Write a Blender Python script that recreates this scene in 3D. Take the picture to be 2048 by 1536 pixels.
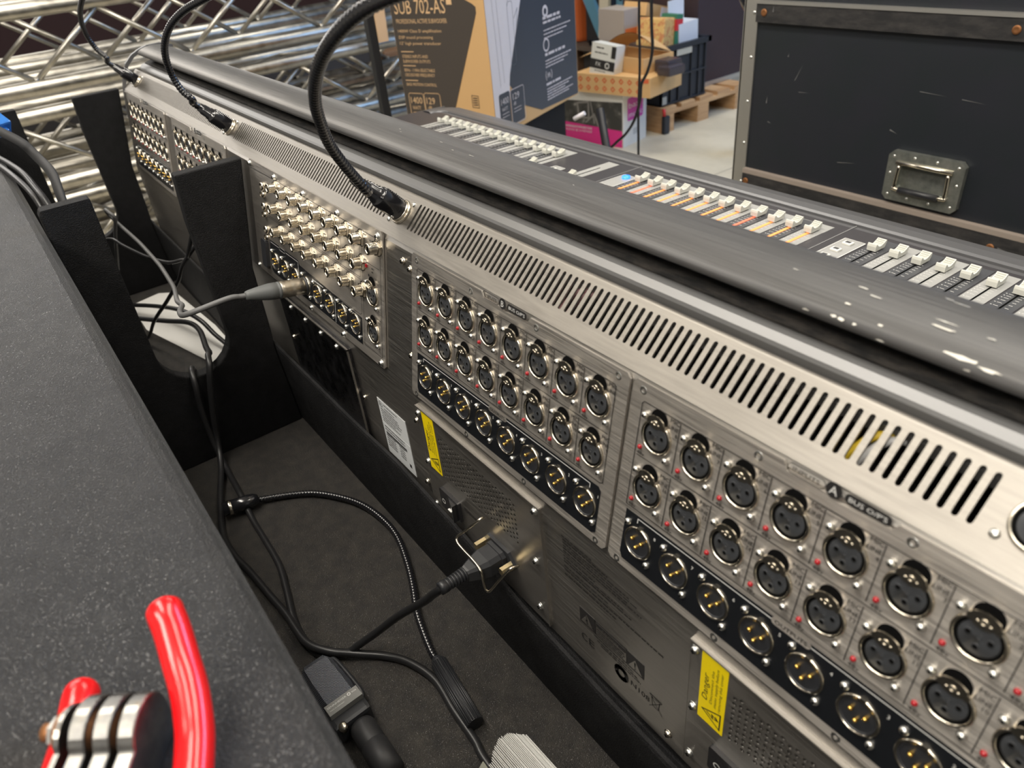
import bpy, bmesh, math, random
from mathutils import Vector, Matrix
for o in list(bpy.data.objects): bpy.data.objects.remove(o)
SC = bpy.context.scene
COL = SC.collection
rnd = random.Random(7)
# ------------------------------------------------------------------ camera, world, lights, exposure
FLOOR = -1.0204
cd = bpy.data.cameras.new('camera'); cam = bpy.data.objects.new('camera', cd); COL.objects.link(cam)
cd.sensor_width = 36.0; cd.lens = 36.0*1469.34/2048.0; cd.clip_start = 0.02; cd.clip_end = 60
cam.matrix_world = Matrix(((0.593603, -0.404783, 0.695547, 0.510028), (0.799479, 0.395448, -0.452166, -0.256836), (-0.092023, 0.824483, 0.558355, 0.279563), (0, 0, 0, 1)))
cd.dof.use_dof = True; cd.dof.focus_distance = 0.72; cd.dof.aperture_fstop = 9.5
SC.camera = cam
SC.view_settings.view_transform = 'Standard'; SC.view_settings.look = 'None'
SC.view_settings.exposure = 0.0; SC.view_settings.gamma = 1.0
try: SC.view_settings.use_curve_mapping = False
except Exception: pass
wd = bpy.data.worlds.new('world'); SC.world = wd; wd.use_nodes = True
wd.node_tree.nodes['Background'].inputs[0].default_value = (0.55, 0.62, 0.75, 1)
wd.node_tree.nodes['Background'].inputs[1].default_value = 0.25
def area(name, loc, target, sx, sy, power, color):
    l = bpy.data.lights.new(name, 'AREA'); l.shape = 'RECTANGLE'; l.size = sx; l.size_y = sy; l.energy = power; l.color = color
    o = bpy.data.objects.new(name, l); COL.objects.link(o); o.location = loc
    d = Vector(target)-Vector(loc); o.rotation_euler = d.to_track_quat('-Z', 'Y').to_euler(); return o
area('ceiling_light', (1.2, -2.4, 2.6), (0.0, 0.0, 0.0), 2.4, 0.5, 95, (1.0, 0.93, 0.83))
area('ceiling_light', (-2.0, -0.8, 2.8), (-1.4, 1.0, -0.5), 2.4, 0.5, 34, (1.0, 0.93, 0.82))
area('ceiling_light', (-2.5, 3.0, 2.8), (-2.2, 2.8, -1.0), 2.4, 0.5, 62, (1.0, 0.95, 0.86))
area('ceiling_light', (0.8, 1.6, 2.8), (0.2, 0.8, -0.2), 2.4, 0.5, 60, (1.0, 0.94, 0.84))
area('ceiling_light', (-0.2, -0.6, 2.8), (-0.2, -0.1, 0.0), 2.4, 0.5, 60, (1.0, 0.94, 0.85))  # extra lamp added over the tray to brighten the foreground
area('left_sheen_fill', (-5.6, -0.8, 1.9), (0.0, -0.3, 0.0), 3.4, 1.3, 38, (1.0, 0.95, 0.88))  # fill added at the left to raise sheen on case wall and rail
area('daylight_window', (1.2, 6.9, 2.35), (-0.6, 0.9, -0.2), 5.0, 1.2, 240, (0.33, 0.56, 1.0))

# ------------------------------------------------------------------ materials
def mat(name, col=(0.5, 0.5, 0.5), rough=0.5, metal=0.0, spec=0.5, emis=None, estr=0.0, coat=0.0):
    m = bpy.data.materials.new(name); m.use_nodes = True
    b = m.node_tree.nodes['Principled BSDF']
    b.inputs['Base Color'].default_value = (*col, 1); b.inputs['Roughness'].default_value = rough
    b.inputs['Metallic'].default_value = metal
    b.inputs['Specular IOR Level'].default_value = spec
    if coat: b.inputs['Coat Weight'].default_value = coat; b.inputs['Coat Roughness'].default_value = 0.15
    if emis: b.inputs['Emission Color'].default_value = (*emis, 1); b.inputs['Emission Strength'].default_value = estr
    return m
def nodes(m): return m.node_tree.nodes, m.node_tree.links, m.node_tree.nodes['Principled BSDF']
def coords(m, scale=(1, 1, 1)):
    N, L, b = nodes(m)
    tc = N.new('ShaderNodeTexCoord'); mp = N.new('ShaderNodeMapping'); mp.inputs['Scale'].default_value = scale
    geo = N.new('ShaderNodeNewGeometry'); L.new(geo.outputs['Position'], mp.inputs['Vector']); return mp
def noise(m, scale, nscale=1.0, detail=4.0, rough=0.6):
    N, L, b = nodes(m); mp = coords(m, scale); n = N.new('ShaderNodeTexNoise')
    n.inputs['Scale'].default_value = nscale; n.inputs['Detail'].default_value = detail; n.inputs['Roughness'].default_value = rough
    L.new(mp.outputs[0], n.inputs['Vector']); return n.outputs['Fac']
def ramp(m, src, stops):
    N, L, b = nodes(m); r = N.new('ShaderNodeValToRGB'); L.new(src, r.inputs[0])
    els = r.color_ramp.elements
    while len(els) < len(stops): els.new(0.5)
    for e, (p, c) in zip(els, stops): e.position = p; e.color = (*c, 1) if len(c) == 3 else c
    return r.outputs[0]
def bump(m, src, strength, dist, prev=None):
    N, L, b = nodes(m); bp = N.new('ShaderNodeBump'); bp.inputs['Strength'].default_value = strength; bp.inputs['Distance'].default_value = dist
    L.new(src, bp.inputs['Height'])
    if prev is not None: L.new(prev, bp.inputs['Normal'])
    L.new(bp.outputs[0], b.inputs['Normal']); return bp.outputs[0]
def link(m, src, inp): m.node_tree.links.new(src, m.node_tree.nodes['Principled BSDF'].inputs[inp])
def g(v): return (v, v, v)

def brushed(name, col, rough, scale=(22, 1700, 1700), amp=0.12, bs=0.12, aniso=0.6, col2=None, metal=1.0):
    m = mat(name, col, rough, metal)
    n = noise(m, scale, 1.0, 3, 0.6)
    link(m, ramp(m, n, [(0.3, g(rough-amp)), (0.72, g(rough+amp))]), 'Roughness')
    c2 = col2 or tuple(x*0.80 for x in col)
    link(m, ramp(m, n, [(0.3, c2), (0.7, col)]), 'Base Color')
    bump(m, n, bs, 0.0004)
    if aniso:
        N, L, b = nodes(m); b.inputs['Anisotropic'].default_value = aniso
        cx = N.new('ShaderNodeCombineXYZ'); cx.inputs[2].default_value = 1.0; L.new(cx.outputs[0], b.inputs['Tangent'])
    return m
STEEL = brushed('brushed_stainless_steel', (0.50, 0.475, 0.44), 0.37, amp=.09, bs=.10, aniso=0.55, metal=1.0)
PLATE = brushed('brushed_connector_plate', (0.60, 0.56, 0.51), 0.46, amp=.11, bs=.08, aniso=0.75, metal=.95)
VENT = brushed('satin_steel_strip', (0.39, 0.365, 0.33), 0.48, scale=(30, 500, 500), amp=0.05, bs=0.04, aniso=0.5)
COVER = brushed('dark_steel_cover', (0.13, 0.13, 0.14), 0.30, scale=(60, 300, 60), amp=0.08, bs=0.03, aniso=0.0)
NICKEL = mat('nickel', (0.72, 0.66, 0.55), 0.22, 1.0)
ZINC = mat('zinc_screw', (0.66, 0.66, 0.63), 0.33, 1.0)
GOLD = mat('gold_pin', (0.95, 0.62, 0.16), 0.25, 1.0)
BLKP = mat('black_plastic', (0.022, 0.023, 0.026), 0.38)
INSERT = mat('connector_insert', (0.045, 0.048, 0.053), 0.45)
HOLE = mat('hole_black', (0.004, 0.004, 0.004), 0.9, spec=0.05)
INK = mat('black_ink', (0.015, 0.014, 0.014), 0.55)
WINK = mat('white_ink', (0.62, 0.62, 0.6), 0.5)
BAND = mat('black_enamel', (0.008, 0.009, 0.011), 0.30)
bump(BAND, noise(BAND, (1, 1, 1), 900, 2), 0.06, 0.0004)
LED = mat('red_led', (0.33, 0.012, 0.018), 0.25)
YEL = mat('yellow_label', (0.86, 0.66, 0.0), 0.45)
WLAB = mat('white_label', (0.60, 0.62, 0.63), 0.5)
RAIL = mat('anodised_rail', (0.12, 0.118, 0.118), 0.40, 0.6)
_n = noise(RAIL, (10, 1500, 1500), 1.0, 4, 0.65); link(RAIL, ramp(RAIL, _n, [(0.30, (0.10, 0.098, 0.099)), (0.75, (0.17, 0.167, 0.163))]), 'Base Color')
link(RAIL, ramp(RAIL, _n, [(0.3, g(0.36)), (0.7, g(0.46))]), 'Roughness'); bump(RAIL, _n, 0.05, 0.0004)
TRIM = mat('grey_trim', (0.15, 0.15, 0.15), 0.36, 0.55)
RECESS = mat('dusty_black_channel', (0.02, 0.019, 0.018), 0.7)
_n = noise(RECESS, (60, 200, 200), 1.0, 5, 0.7); link(RECESS, ramp(RECESS, _n, [(0.4, (0.010, 0.010, 0.010)), (0.75, (0.06, 0.052, 0.045))]), 'Base Color'); bump(RECESS, _n, 0.4, 0.001)
DECK = mat('dark_console_deck', (0.045, 0.042, 0.046), 0.33)
ARM = mat('console_armrest', (0.13, 0.13, 0.135), 0.36, 0.4)
SCALEG = mat('grey_scale_print', (0.33, 0.33, 0.32), 0.42)
SCALED = mat('dark_scale_print', (0.06, 0.062, 0.068), 0.4)
ORANGE = mat('orange_lit_slot', (0.95, 0.33, 0.10), 0.4, emis=(1.0, 0.30, 0.06), estr=0.55)
REDOR = mat('red_lit_slot', (0.95, 0.18, 0.10), 0.4, emis=(1.0, 0.16, 0.07), estr=0.5)
CAPM = mat('fader_cap_ivory', (0.62, 0.62, 0.56), 0.42)
BTNM = mat('button_ivory', (0.72, 0.71, 0.66), 0.5)
BLUELED = mat('blue_led_ring', (0.03, 0.2, 0.9), 0.3, emis=(0.03, 0.22, 1.0), estr=1.6)
def texpaint(name, c1, c2, rough, nscale, bstr, bdist, spec=0.5):
    m = mat(name, c1, rough, spec=spec)
    v = noise(m, (1, 1, 1), nscale, 3, 0.55)
    w = noise(m, (1, 1, 1), nscale*0.07, 4, 0.6)
    bump(m, ramp(m, v, [(0.36, g(0)), (0.66, g(1))]), bstr, bdist)
    link(m, ramp(m, w, [(0.35, c1), (0.75, c2)]), 'Base Color')
    return m
CASEP = texpaint('textured_case_paint', (0.046, 0.046, 0.047), (0.070, 0.069, 0.069), 0.33, 950, 1.0, 0.0030, 0.9)
CASED = texpaint('textured_case_paint_matt', (0.0055, 0.0055, 0.006), (0.011, 0.011, 0.012), 0.62, 900, 0.7, 0.0010, 0.22)
TRAYP = texpaint('textured_tray_floor', (0.085, 0.080, 0.076), (0.140, 0.128, 0.112), 0.40, 900, 1.0, 0.0026, 0.7)
FELT = texpaint('felt_edge', (0.012, 0.012, 0.013), (0.024, 0.024, 0.025), 0.75, 700, 0.6, 0.001, 0.2)
RUB = mat('black_cable_rubber', (0.018, 0.018, 0.019), 0.36)
GRUB = mat('grey_cable_rubber', (0.10, 0.10, 0.10), 0.5)
BOOTG = mat('grey_connector_boot', (0.10, 0.105, 0.105), 0.5)
SATN = mat('satin_nickel_shell', (0.55, 0.50, 0.42), 0.33, 1.0)
GLOSSB = mat('gloss_black_metal', (0.012, 0.012, 0.014), 0.16, 0.0, coat=0.6)
PAPER = mat('paper', (0.70, 0.69, 0.66), 0.7)
CARD = mat('cardboard', (0.58, 0.36, 0.16), 0.75)
bump(CARD, noise(CARD, (1, 1, 1), 60, 4), 0.1, 0.001)
RED = mat('red_grip', (0.80, 0.006, 0.008), 0.22, coat=0.3)
TOOLM = mat('worn_tool_steel', (0.45, 0.44, 0.42), 0.32, 1.0)
_n = noise(TOOLM, (1, 1, 1), 180, 4); link(TOOLM, ramp(TOOLM, _n, [(0.35, (0.26, 0.255, 0.25)), (0.62, (0.36, 0.35, 0.33)), (0.8, (0.35, 0.22, 0.10))]), 'Base Color')
RUST = mat('rusty_bolt', (0.30, 0.13, 0.05), 0.5, 0.6)
ALU = mat('aluminium_tube', (0.50, 0.48, 0.43), 0.38, 1.0)
_n = noise(ALU, (1, 1, 1), 24, 5); link(ALU, ramp(ALU, _n, [(0.3, (0.38, 0.36, 0.32)), (0.7, (0.58, 0.555, 0.49))]), 'Base Color'); link(ALU, ramp(ALU, _n, [(0.3, g(0.30)), (0.7, g(0.46))]), 'Roughness')
ALUF = mat('aluminium_edging', (0.50, 0.49, 0.46), 0.42, 0.8)
WOOD = mat('pallet_wood', (0.45, 0.27, 0.13), 0.75)
_n = noise(WOOD, (8, 3, 60), 1.0, 5); link(WOOD, ramp(WOOD, _n, [(0.3, (0.34, 0.19, 0.09)), (0.7, (0.56, 0.36, 0.19))]), 'Base Color')

# ------------------------------------------------------------------ mesh builder
class MB:
    def __init__(s): s.v = []; s.f = []; s.mi = []; s.sm = []; s.M = None
    def add(s, vs, fs, mi=0, smooth=False):
        b = len(s.v)
        for p in vs:
            p = Vector(p)
            if s.M is not None: p = s.M @ p
            s.v.append(p)
        for f in fs: s.f.append([b+i for i in f]); s.mi.append(mi); s.sm.append(smooth)
        return s
    def box(s, a, b, mi=0):
        x0, y0, z0 = a; x1, y1, z1 = b
        vs = [(x0, y0, z0), (x1, y0, z0), (x1, y1, z0), (x0, y1, z0), (x0, y0, z1), (x1, y0, z1), (x1, y1, z1), (x0, y1, z1)]
        return s.add(vs, [(3, 2, 1, 0), (4, 5, 6, 7), (0, 1, 5, 4), (1, 2, 6, 5), (2, 3, 7, 6), (3, 0, 4, 7)], mi)
    def bbox(s, a, b, r=0.002, mi=0):        # chamfered box
        bm = bmesh.new(); bmesh.ops.create_cube(bm, size=1)
        for v in bm.verts:
            for i in range(3): v.co[i] = (a[i]+b[i])/2 + v.co[i]*(b[i]-a[i])
        bmesh.ops.bevel(bm, geom=bm.edges[:], offset=r, segments=2, profile=0.6, affect='EDGES')
        bm.verts.index_update()
        s.add([v.co.copy() for v in bm.verts], [[v.index for v in f.verts] for f in bm.faces], mi); bm.free(); return s
    def poly(s, pts, mi=0): return s.add(pts, [tuple(range(len(pts)))], mi)
    def prism(s, pts2, z0, z1, mi=0, smooth=False, caps=True):     # polygon in local xy extruded along z (ccw)
        n = len(pts2); vs = [(x, y, z0) for x, y in pts2]+[(x, y, z1) for x, y in pts2]
        fs = [(i, (i+1) % n, n+(i+1) % n, n+i) for i in range(n)]
        s.add(vs, fs, mi, smooth)
        if caps:
            s.add(vs, [tuple(range(n-1, -1, -1)), tuple(range(n, 2*n))], mi)
        return s
    def profx(s, prof, x0, x1, mi=0, smooth=False, closed=True, caps=True):   # profile in (Y,Z) extruded along X
        n = len(prof); vs = [(x0, y, z) for y, z in prof]+[(x1, y, z) for y, z in prof]
        m = n if closed else n-1
        s.add(vs, [(i, (i+1) % n, n+(i+1) % n, n+i) for i in range(m)], mi, smooth)
        if caps and closed: s.add(vs, [tuple(range(n)), tuple(range(2*n-1, n-1, -1))], mi)
        return s
    def lathe(s, prof, origin=(0, 0, 0), axis=(0, 0, 1), seg=20, mi=0, smooth=True):   # prof [(r,t)]
        ax = Vector(axis).normalized(); o = Vector(origin)
        t = Vector((1, 0, 0)) if abs(ax.x) < 0.9 else Vector((0, 1, 0))
        u = ax.cross(t).normalized(); w = ax.cross(u)
        vs = []
        for r, h in prof:
            for k in range(seg):
                a = 2*math.pi*k/seg; vs.append(o+ax*h+(u*math.cos(a)+w*math.sin(a))*max(r, 1e-6))
        fs = []
        for j in range(len(prof)-1):
            for k in range(seg):
                fs.append((j*seg+k, j*seg+(k+1) % seg, (j+1)*seg+(k+1) % seg, (j+1)*seg+k))
        return s.add(vs, fs, mi, smooth)
    def cyl(s, a, b, r, seg=12, mi=0, r2=None, smooth=True):
        a = Vector(a); b = Vector(b); L = (b-a).length; r2 = r if r2 is None else r2
        s.lathe([(r, 0), (r2, L)], a, b-a, seg, mi, smooth)
        s.lathe([(0, 0), (r, 0)], a, b-a, seg, mi, False); s.lathe([(r2, L), (0, L)], a, b-a, seg, mi, False); return s
    def tube(s, pts, r, seg=10, mi=0, cap=True, rf=None):
        P = [Vector(p) for p in pts]; n = len(P); vs = []
        T = [(P[min(i+1, n-1)]-P[max(i-1, 0)]).normalized() for i in range(n)]
        u = T[0].orthogonal().normalized()
        for i in range(n):
            u = (u-T[i]*u.dot(T[i]));
            if u.length < 1e-6: u = T[i].orthogonal()
            u.normalize(); w = T[i].cross(u); rr = rf(i) if rf else r
            for k in range(seg):
                a = 2*math.pi*k/seg; vs.append(P[i]+(u*math.cos(a)+w*math.sin(a))*rr)
        fs = [(i*seg+k, i*seg+(k+1) % seg, (i+1)*seg+(k+1) % seg, (i+1)*seg+k) for i in range(n-1) for k in range(seg)]
        s.add(vs, fs, mi, True)
        if cap: s.add([vs[k] for k in range(seg)], [tuple(range(seg-1, -1, -1))], mi); s.add(vs[-seg:], [tuple(range(seg))], mi)
        return s
    def build(s, name, mats, parent=None, M=None):
        me = bpy.data.meshes.new(name); me.from_pydata([tuple(v) for v in s.v], [], s.f)
        if not isinstance(mats, (list, tuple)): mats = [mats]
        for m in mats: me.materials.append(m)
        me.polygons.foreach_set('material_index', s.mi); me.polygons.foreach_set('use_smooth', s.sm)
        bm = bmesh.new(); bm.from_mesh(me); bmesh.ops.remove_doubles(bm, verts=bm.verts, dist=1e-6); 
        bm.to_mesh(me); bm.free(); me.update()
        o = bpy.data.objects.new(name, me); COL.objects.link(o)
        if parent is not None: o.parent = parent
        if M is not None: o.matrix_basis = M
        return o
def spline(pts, n=8):
    P = [Vector(p) for p in pts]; out = []
    for i in range(len(P)-1):
        a = P[max(i-1, 0)]; b = P[i]; c = P[i+1]; d = P[min(i+2, len(P)-1)]
        for k in range(n):
            t = k/n; out.append(0.5*((2*b)+(c-a)*t+(2*a-5*b+4*c-d)*t*t+(3*b-a-3*c+d)*t**3))
    out.append(P[-1]); return out
def empty(name, loc=(0, 0, 0), label=None, cat=None, group=None):
    o = bpy.data.objects.new(name, None); COL.objects.link(o); o.location = loc; o.empty_display_size = 0.05
    return tag(o, label, cat, group)
def tag(o, label=None, cat=None, group=None, kind=None):
    if label: o['label'] = label
    if cat: o['category'] = cat
    if group: o['group'] = group
    if kind: o['kind'] = kind
    return o
def kids(o): return [c for c in bpy.data.objects if c.parent == o]
def dup_part(o, parent, M, subs):
    c = o.copy(); COL.objects.link(c); c.parent = parent; c.matrix_basis = M
    for s_ in subs:
        d = s_.copy(); COL.objects.link(d); d.parent = c
    return c
def rot_prism_pts(r, n, cx=0, cy=0, a0=0, sy=1): return [(cx+r*math.cos(a0+2*math.pi*k/n), cy+sy*r*math.sin(a0+2*math.pi*k/n)) for k in range(n)]
def rrect(x0, y0, x1, y1, r, n=5):
    out = []
    for cx, cy, a in ((x1-r, y0+r, -90), (x1-r, y1-r, 0), (x0+r, y1-r, 90), (x0+r, y0+r, 180)):
        for k in range(n+1):
            t = math.radians(a+90*k/n); out.append((cx+r*math.cos(t), cy+r*math.sin(t)))
    return out
# text as real mesh: cached outline of each string, unit cap height, origin at left baseline
_tc = {}
def text_mesh(t):
    if t in _tc: return _tc[t]
    cu = bpy.data.curves.new('t', 'FONT'); cu.body = t; cu.size = 1.0; cu.resolution_u = 2
    ob = bpy.data.objects.new('t', cu); me = bpy.data.meshes.new_from_object(ob)
    vs = [v.co.copy() for v in me.vertices]; fs = [tuple(p.vertices) for p in me.polygons]
    bpy.data.objects.remove(ob); bpy.data.curves.remove(cu); bpy.data.meshes.remove(me)
    if not vs: vs = [Vector((0, 0, 0))]; fs = []
    x0 = min(v.x for v in vs); x1 = max(v.x for v in vs)
    _tc[t] = ([(v.x-x0, v.y) for v in vs], fs, x1-x0); return _tc[t]
CAPH = 0.70
def text(mb, t, x, y, h, w=None, align='l', rot=0.0, z=0.0, mi=0, shear=0.0):
    vs, fs, W = text_mesh(t); sy = h/CAPH; sx = (w/W) if w else sy
    tw = W*sx; dx = 0 if align == 'l' else (-tw/2 if align == 'c' else -tw)
    ca, sa = math.cos(rot), math.sin(rot); out = []
    for a, b in vs:
        px = a*sx+dx+shear*b*sy; py = b*sy; out.append((x+px*ca-py*sa, y+px*sa+py*ca, z))
    mb.add(out, fs, mi)
def line2(mb, pts, w, z=0.0, mi=0, closed=False):       # flat polyline ribbon in local xy
    n = len(pts)
    for i in range(n if closed else n-1):
        a = Vector((*pts[i], 0)); b = Vector((*pts[(i+1) % n], 0)); d = b-a
        if d.length < 1e-9: continue
        d.normalize(); q = Vector((-d.y, d.x, 0))*w/2; e = d*w/2
        mb.add([(a-e-q)+Vector((0, 0, z)), (b+e-q)+Vector((0, 0, z)), (b+e+q)+Vector((0, 0, z)), (a-e+q)+Vector((0, 0, z))], [(0, 1, 2, 3)], mi)
def words(mb, x, y, w, h, z=0.0, mi=0, rot=0.0, seed=0, shear=0):
    r = random.Random(seed); t = 0; ca, sa = math.cos(rot), math.sin(rot)
    while t < w:
        L = min(r.uniform(1.6, 6.0)*h, w-t)
        if L < h*0.5: break
        c = [(t, 0), (t+L, 0), (t+L, h), (t, h)]
        mb.add([(x+a*ca-b*sa, y+a*sa+b*ca, z) for a, b in c], [(0, 1, 2, 3)], mi); t += L+h*0.7
def frame(X, Y, Z, o): return Matrix(((X[0], Y[0], Z[0], o[0]), (X[1], Y[1], Z[1], o[1]), (X[2], Y[2], Z[2], o[2]), (0, 0, 0, 1)))
UP = Vector((0, 0.186708, 0.982416)); NN = Vector((0, -0.982416, 0.186708)); XX = Vector((1, 0, 0))
SD = Vector((0, 0.7273, 0.6863)); SN = Vector((0, -0.6863, 0.7273)); SB = UP*0.030
LY = -0.0209
def PF(x, h, off=0.0): return frame(XX, UP, NN, XX*x+UP*h+NN*off)
def LF(x, z, off=0.0): return frame(XX, (0, 0, 1), (0, -1, 0), (x, LY-off, z))
def SF(x, s_, off=0.0): return frame(XX, SD, SN, XX*x+SB+SD*s_+SN*off)
_t = math.radians(-1.3)
TD = Vector((0, math.cos(_t), math.sin(_t))); TN = Vector((0, -math.sin(_t), math.cos(_t)))
def TF(x, y, off=0.0): return frame(XX, TD, TN, Vector((x, y, -0.148+(y-0.6015)*math.tan(_t)))+TN*off)
# ------------------------------------------------------------------ the mixing console
con = empty('mixing_console', (-0.1, 0.3, -0.245), 'long sound mixing console with steel rear panel full of round sockets, resting in a case', 'mixing console')
CI = Matrix.Translation((0.1, -0.3, 0.245))
X0, X1 = -1.125, 1.05
def cpart(mb, name, mats, M=None): return mb.build(name, mats, con, CI @ (M or Matrix()))
# base rear panel: leaning upper part, vertical lower part
mb = MB()
b1 = SB; b2 = UP*(-0.112)
prof = [(b2.y, -0.262), (b2.y, b2.z), (b1.y, b1.z), (b1.y+0.0015, b1.z-0.001), (b2.y+0.0016, b2.z), (b2.y+0.0016, -0.262)]
prof = [(LY, -0.262), (LY, b2.z-0.004), (LY+0.0003, b2.z+0.002), (b1.y-0.0006, b1.z-0.003), (b1.y+0.003, b1.z+0.0015), (b1.y+0.006, b1.z-0.002), (LY+0.004, b2.z), (LY+0.003, -0.262)]
mb.profx(prof[::-1], X0, X1)
cpart(mb, 'rear_panel', STEEL)
# slotted vent strip with real slots
def vent(xs0, xs1):
    mb = MB(); S0, S1 = 0.0015, 0.0432; p = 0.00634; n = 6; hw = 0.00150; t = 0.0016
    holes = []
    x = -0.05
    def sec(a, b):
        k = int((b-a)/p); return [a+i*p for i in range(k+1)]
    hx = sec(-0.05, 0.4330) + sec(-0.514, -0.093) + sec(-1.040, -0.567)
    hx.sort()
    cur = X0
    def quad(a, b): mb.add([(a, S0, 0), (b, S0, 0), (b, S1, 0), (a, S1, 0)], [(0, 1, 2, 3)])
    for h in hx:
        a, b = h-p/2, h+p/2
        if a > cur+1e-5: quad(cur, a)
        ys, ye = 0.0137+hw, 0.0390-hw
        loop = [(h+hw*math.cos(math.radians(-90+0)), ys-hw)]
        L = []
        for k in range(n+1): th = math.radians(180+180*k/n); L.append((h+hw*math.cos(th), ys+hw*math.sin(th)))
        for k in range(n+1): th = math.radians(180*k/n); L.append((h+hw*math.cos(th), ye+hw*math.sin(th)))
        O = []
        for k in range(n+1): O.append((a+(b-a)*k/n, S0))
        for k in range(n+1): O.append((b+(a-b)*k/n, S1))
        m = len(L)
        mb.add([(q[0], q[1], 0) for q in O]+[(q[0], q[1], 0) for q in L], [(i, (i+1) % m, m+(i+1) % m, m+i) for i in range(m)])
        mb.add([(q[0], q[1], 0) for q in L]+[(q[0], q[1], -t) for q in L], [(i, m+i, m+(i+1) % m, (i+1) % m)[::-1] for i in range(m)])
        cur = b
    quad(cur, X1)
    # rounded bend to the channel behind
    pr = [(S1, 0), (S1+0.0016, -0.0004), (S1+0.0026, -0.0018), (S1+0.0024, -0.0075)]
    for (y0, z0), (y1, z1) in zip(pr, pr[1:]):
        mb.add([(X0, y0, z0), (X1, y0, z0), (X1, y1, z1), (X0, y1, z1)], [(0, 1, 2, 3)], 0, True)
    return mb
cpart(vent(0, 0), 'vent_strip', VENT, SF(0, 0))
# rear channel, trim profile and top rail
mb = MB(); mb.profx([(0.0375, 0.050), (0.046, 0.050), (0.046, 0.0603), (0.0475, 0.0622), (0.052, 0.0655), (0.0562, 0.0672), (0.0585, 0.0660), (0.0600, 0.050), (0.060, 0.044), (0.0375, 0.044)][::-1], X0, X1, smooth=False)
cpart(mb, 'rail_trim', TRIM)
mb = MB(); mb.profx([(0.0585, 0.046), (0.0585, 0.0672), (0.0610, 0.0686), (0.066, 0.0700), (0.072, 0.0712), (0.112, 0.0715), (0.112, 0.046)][::-1], X0, X1)
cpart(mb, 'rail_channel', RECESS)
rp = [(0.0520, 0.0824), (0.0508, 0.0843), (0.0512, 0.0868), (0.0540, 0.0895), (0.0600, 0.0922), (0.0680, 0.0944), (0.0770, 0.0956), (0.0860, 0.0955), (0.0940, 0.0945), (0.1010, 0.0922), (0.1070, 0.0885), (0.1120, 0.083), (0.1155, 0.074), (0.1165, 0.060), (0.1165, 0.045), (0.1080, 0.045), (0.1080, 0.071), (0.0800, 0.079), (0.0620, 0.0812)]
mb = MB(); mb.profx(rp[::-1], X0+0.004, X1, smooth=False); o = cpart(mb, 'top_rail', RAIL)
for p_ in o.data.polygons: p_.use_smooth = len(p_.vertices) == 4 and abs(p_.normal.x) < 0.5
# chips of worn paint on the rail
def rail_at(t):   # point and normal on the outer rail profile, t along indices
    i = int(t); f = t-i; a = Vector((0, *rp[i])); b = Vector((0, *rp[i+1])); p = a.lerp(b, f); d = (b-a).normalized(); return p, Vector((0, -d.z, d.y))
mb = MB()
for (x, t, L, w) in [(0.3205, 1.6, .0045, .0012), (0.336, 2.2, .0035, .0016), (0.3405, 2.1, .0045, .0022), (0.3475, 2.15, .003, .0014), (0.338, 3.9, .004, .0015), (0.346, 5.2, .010, .0010), (0.337, 5.6, .006, .0009), (0.359, 3.1, .003, .0016), (0.362, 1.1, .005, .0012), (0.383, 4.6, .012, .0016), (0.3815, 5.1, .011, .0009), (0.379, 7.2, .010, .0010), (0.372, 7.4, .005, .0009), (0.3985, 2.9, .018, .0022), (0.4090, 2.6, .012, .0016), (0.402, 1.7, .003, .0012), (0.402, 5.0, .004, .001), (-0.142, 5.5, .005, .0005), (-0.150, 5.9, .006, .0004), (-0.075, 6.0, .006, .0005), (-0.048, 5.4, .004, .0006), (-0.02, 5.5, .01, .0005), (0.105, 6.2, .002, .0006), (0.30, 5.2, .005, .0006)]:
    p, nrm = rail_at(t); d = nrm.cross(XX).normalized(); r_ = random.Random(int(x*1e4)); pts = []
    m = 11
    for k in range(m):
        a = 2*math.pi*k/m; q = r_.uniform(0.55, 1.15); pts.append(p+XX*(x+math.cos(a)*L/2*q)+d*(math.sin(a)*w/2*q+math.cos(a)*L*r_.uniform(-.03, .03))+nrm*0.00035)
    mb.poly(pts)
    mb.poly(pts[::-1])
cpart(mb, 'worn_paint_spots', mat('bare_metal_chip', (0.60, 0.58, 0.52), 0.5, 0.3))
# curved end cheek (open hoop) at the far end
outer = [(-0.004, -0.02), (0.0060, 0.033), (0.0140, 0.0535), (0.0240, 0.0715), (0.0395, 0.0845), (0.055, 0.0915), (0.0700, 0.0958), (0.0965, 0.0965), (0.118, 0.090)]
inner = [(0.118, 0.085), (0.0960, 0.0915), (0.0710, 0.0905), (0.057, 0.0862), (0.0430, 0.0795), (0.0285, 0.0670), (0.0185, 0.0500), (0.0110, 0.031), (0.001, -0.02)]
mb = MB(); mb.profx((outer+inner)[::-1], X0-0.007, X0+0.001); cpart(mb, 'end_cheek', ARM)
mb = MB(); mb.profx([(LY, -0.262), (LY, -0.112), (0.004, 0.02), (0.036, 0.046), (0.118, 0.046), (0.118, 0.06), (0.30, -0.10), (0.36, -0.143), (0.66, -0.150), (0.70, -0.152), (0.72, -0.19), (0.70, -0.24), (0.65, -0.262)][::-1], X0-0.004, X0+0.002)
cpart(mb, 'side_panel', ARM)
# body under the deck: front, bottom, back slope behind the rail
mb = MB()
mb.profx([(0.112, 0.046), (0.1165, 0.046), (0.30, -0.100), (0.36, -0.1426), (0.655, -0.1493), (0.655, -0.262), (0.02, -0.262), (0.02, -0.258), (0.30, -0.2), (0.112, 0.04)][::-1], X0, X1)
cpart(mb, 'console_body', DECK)
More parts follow.
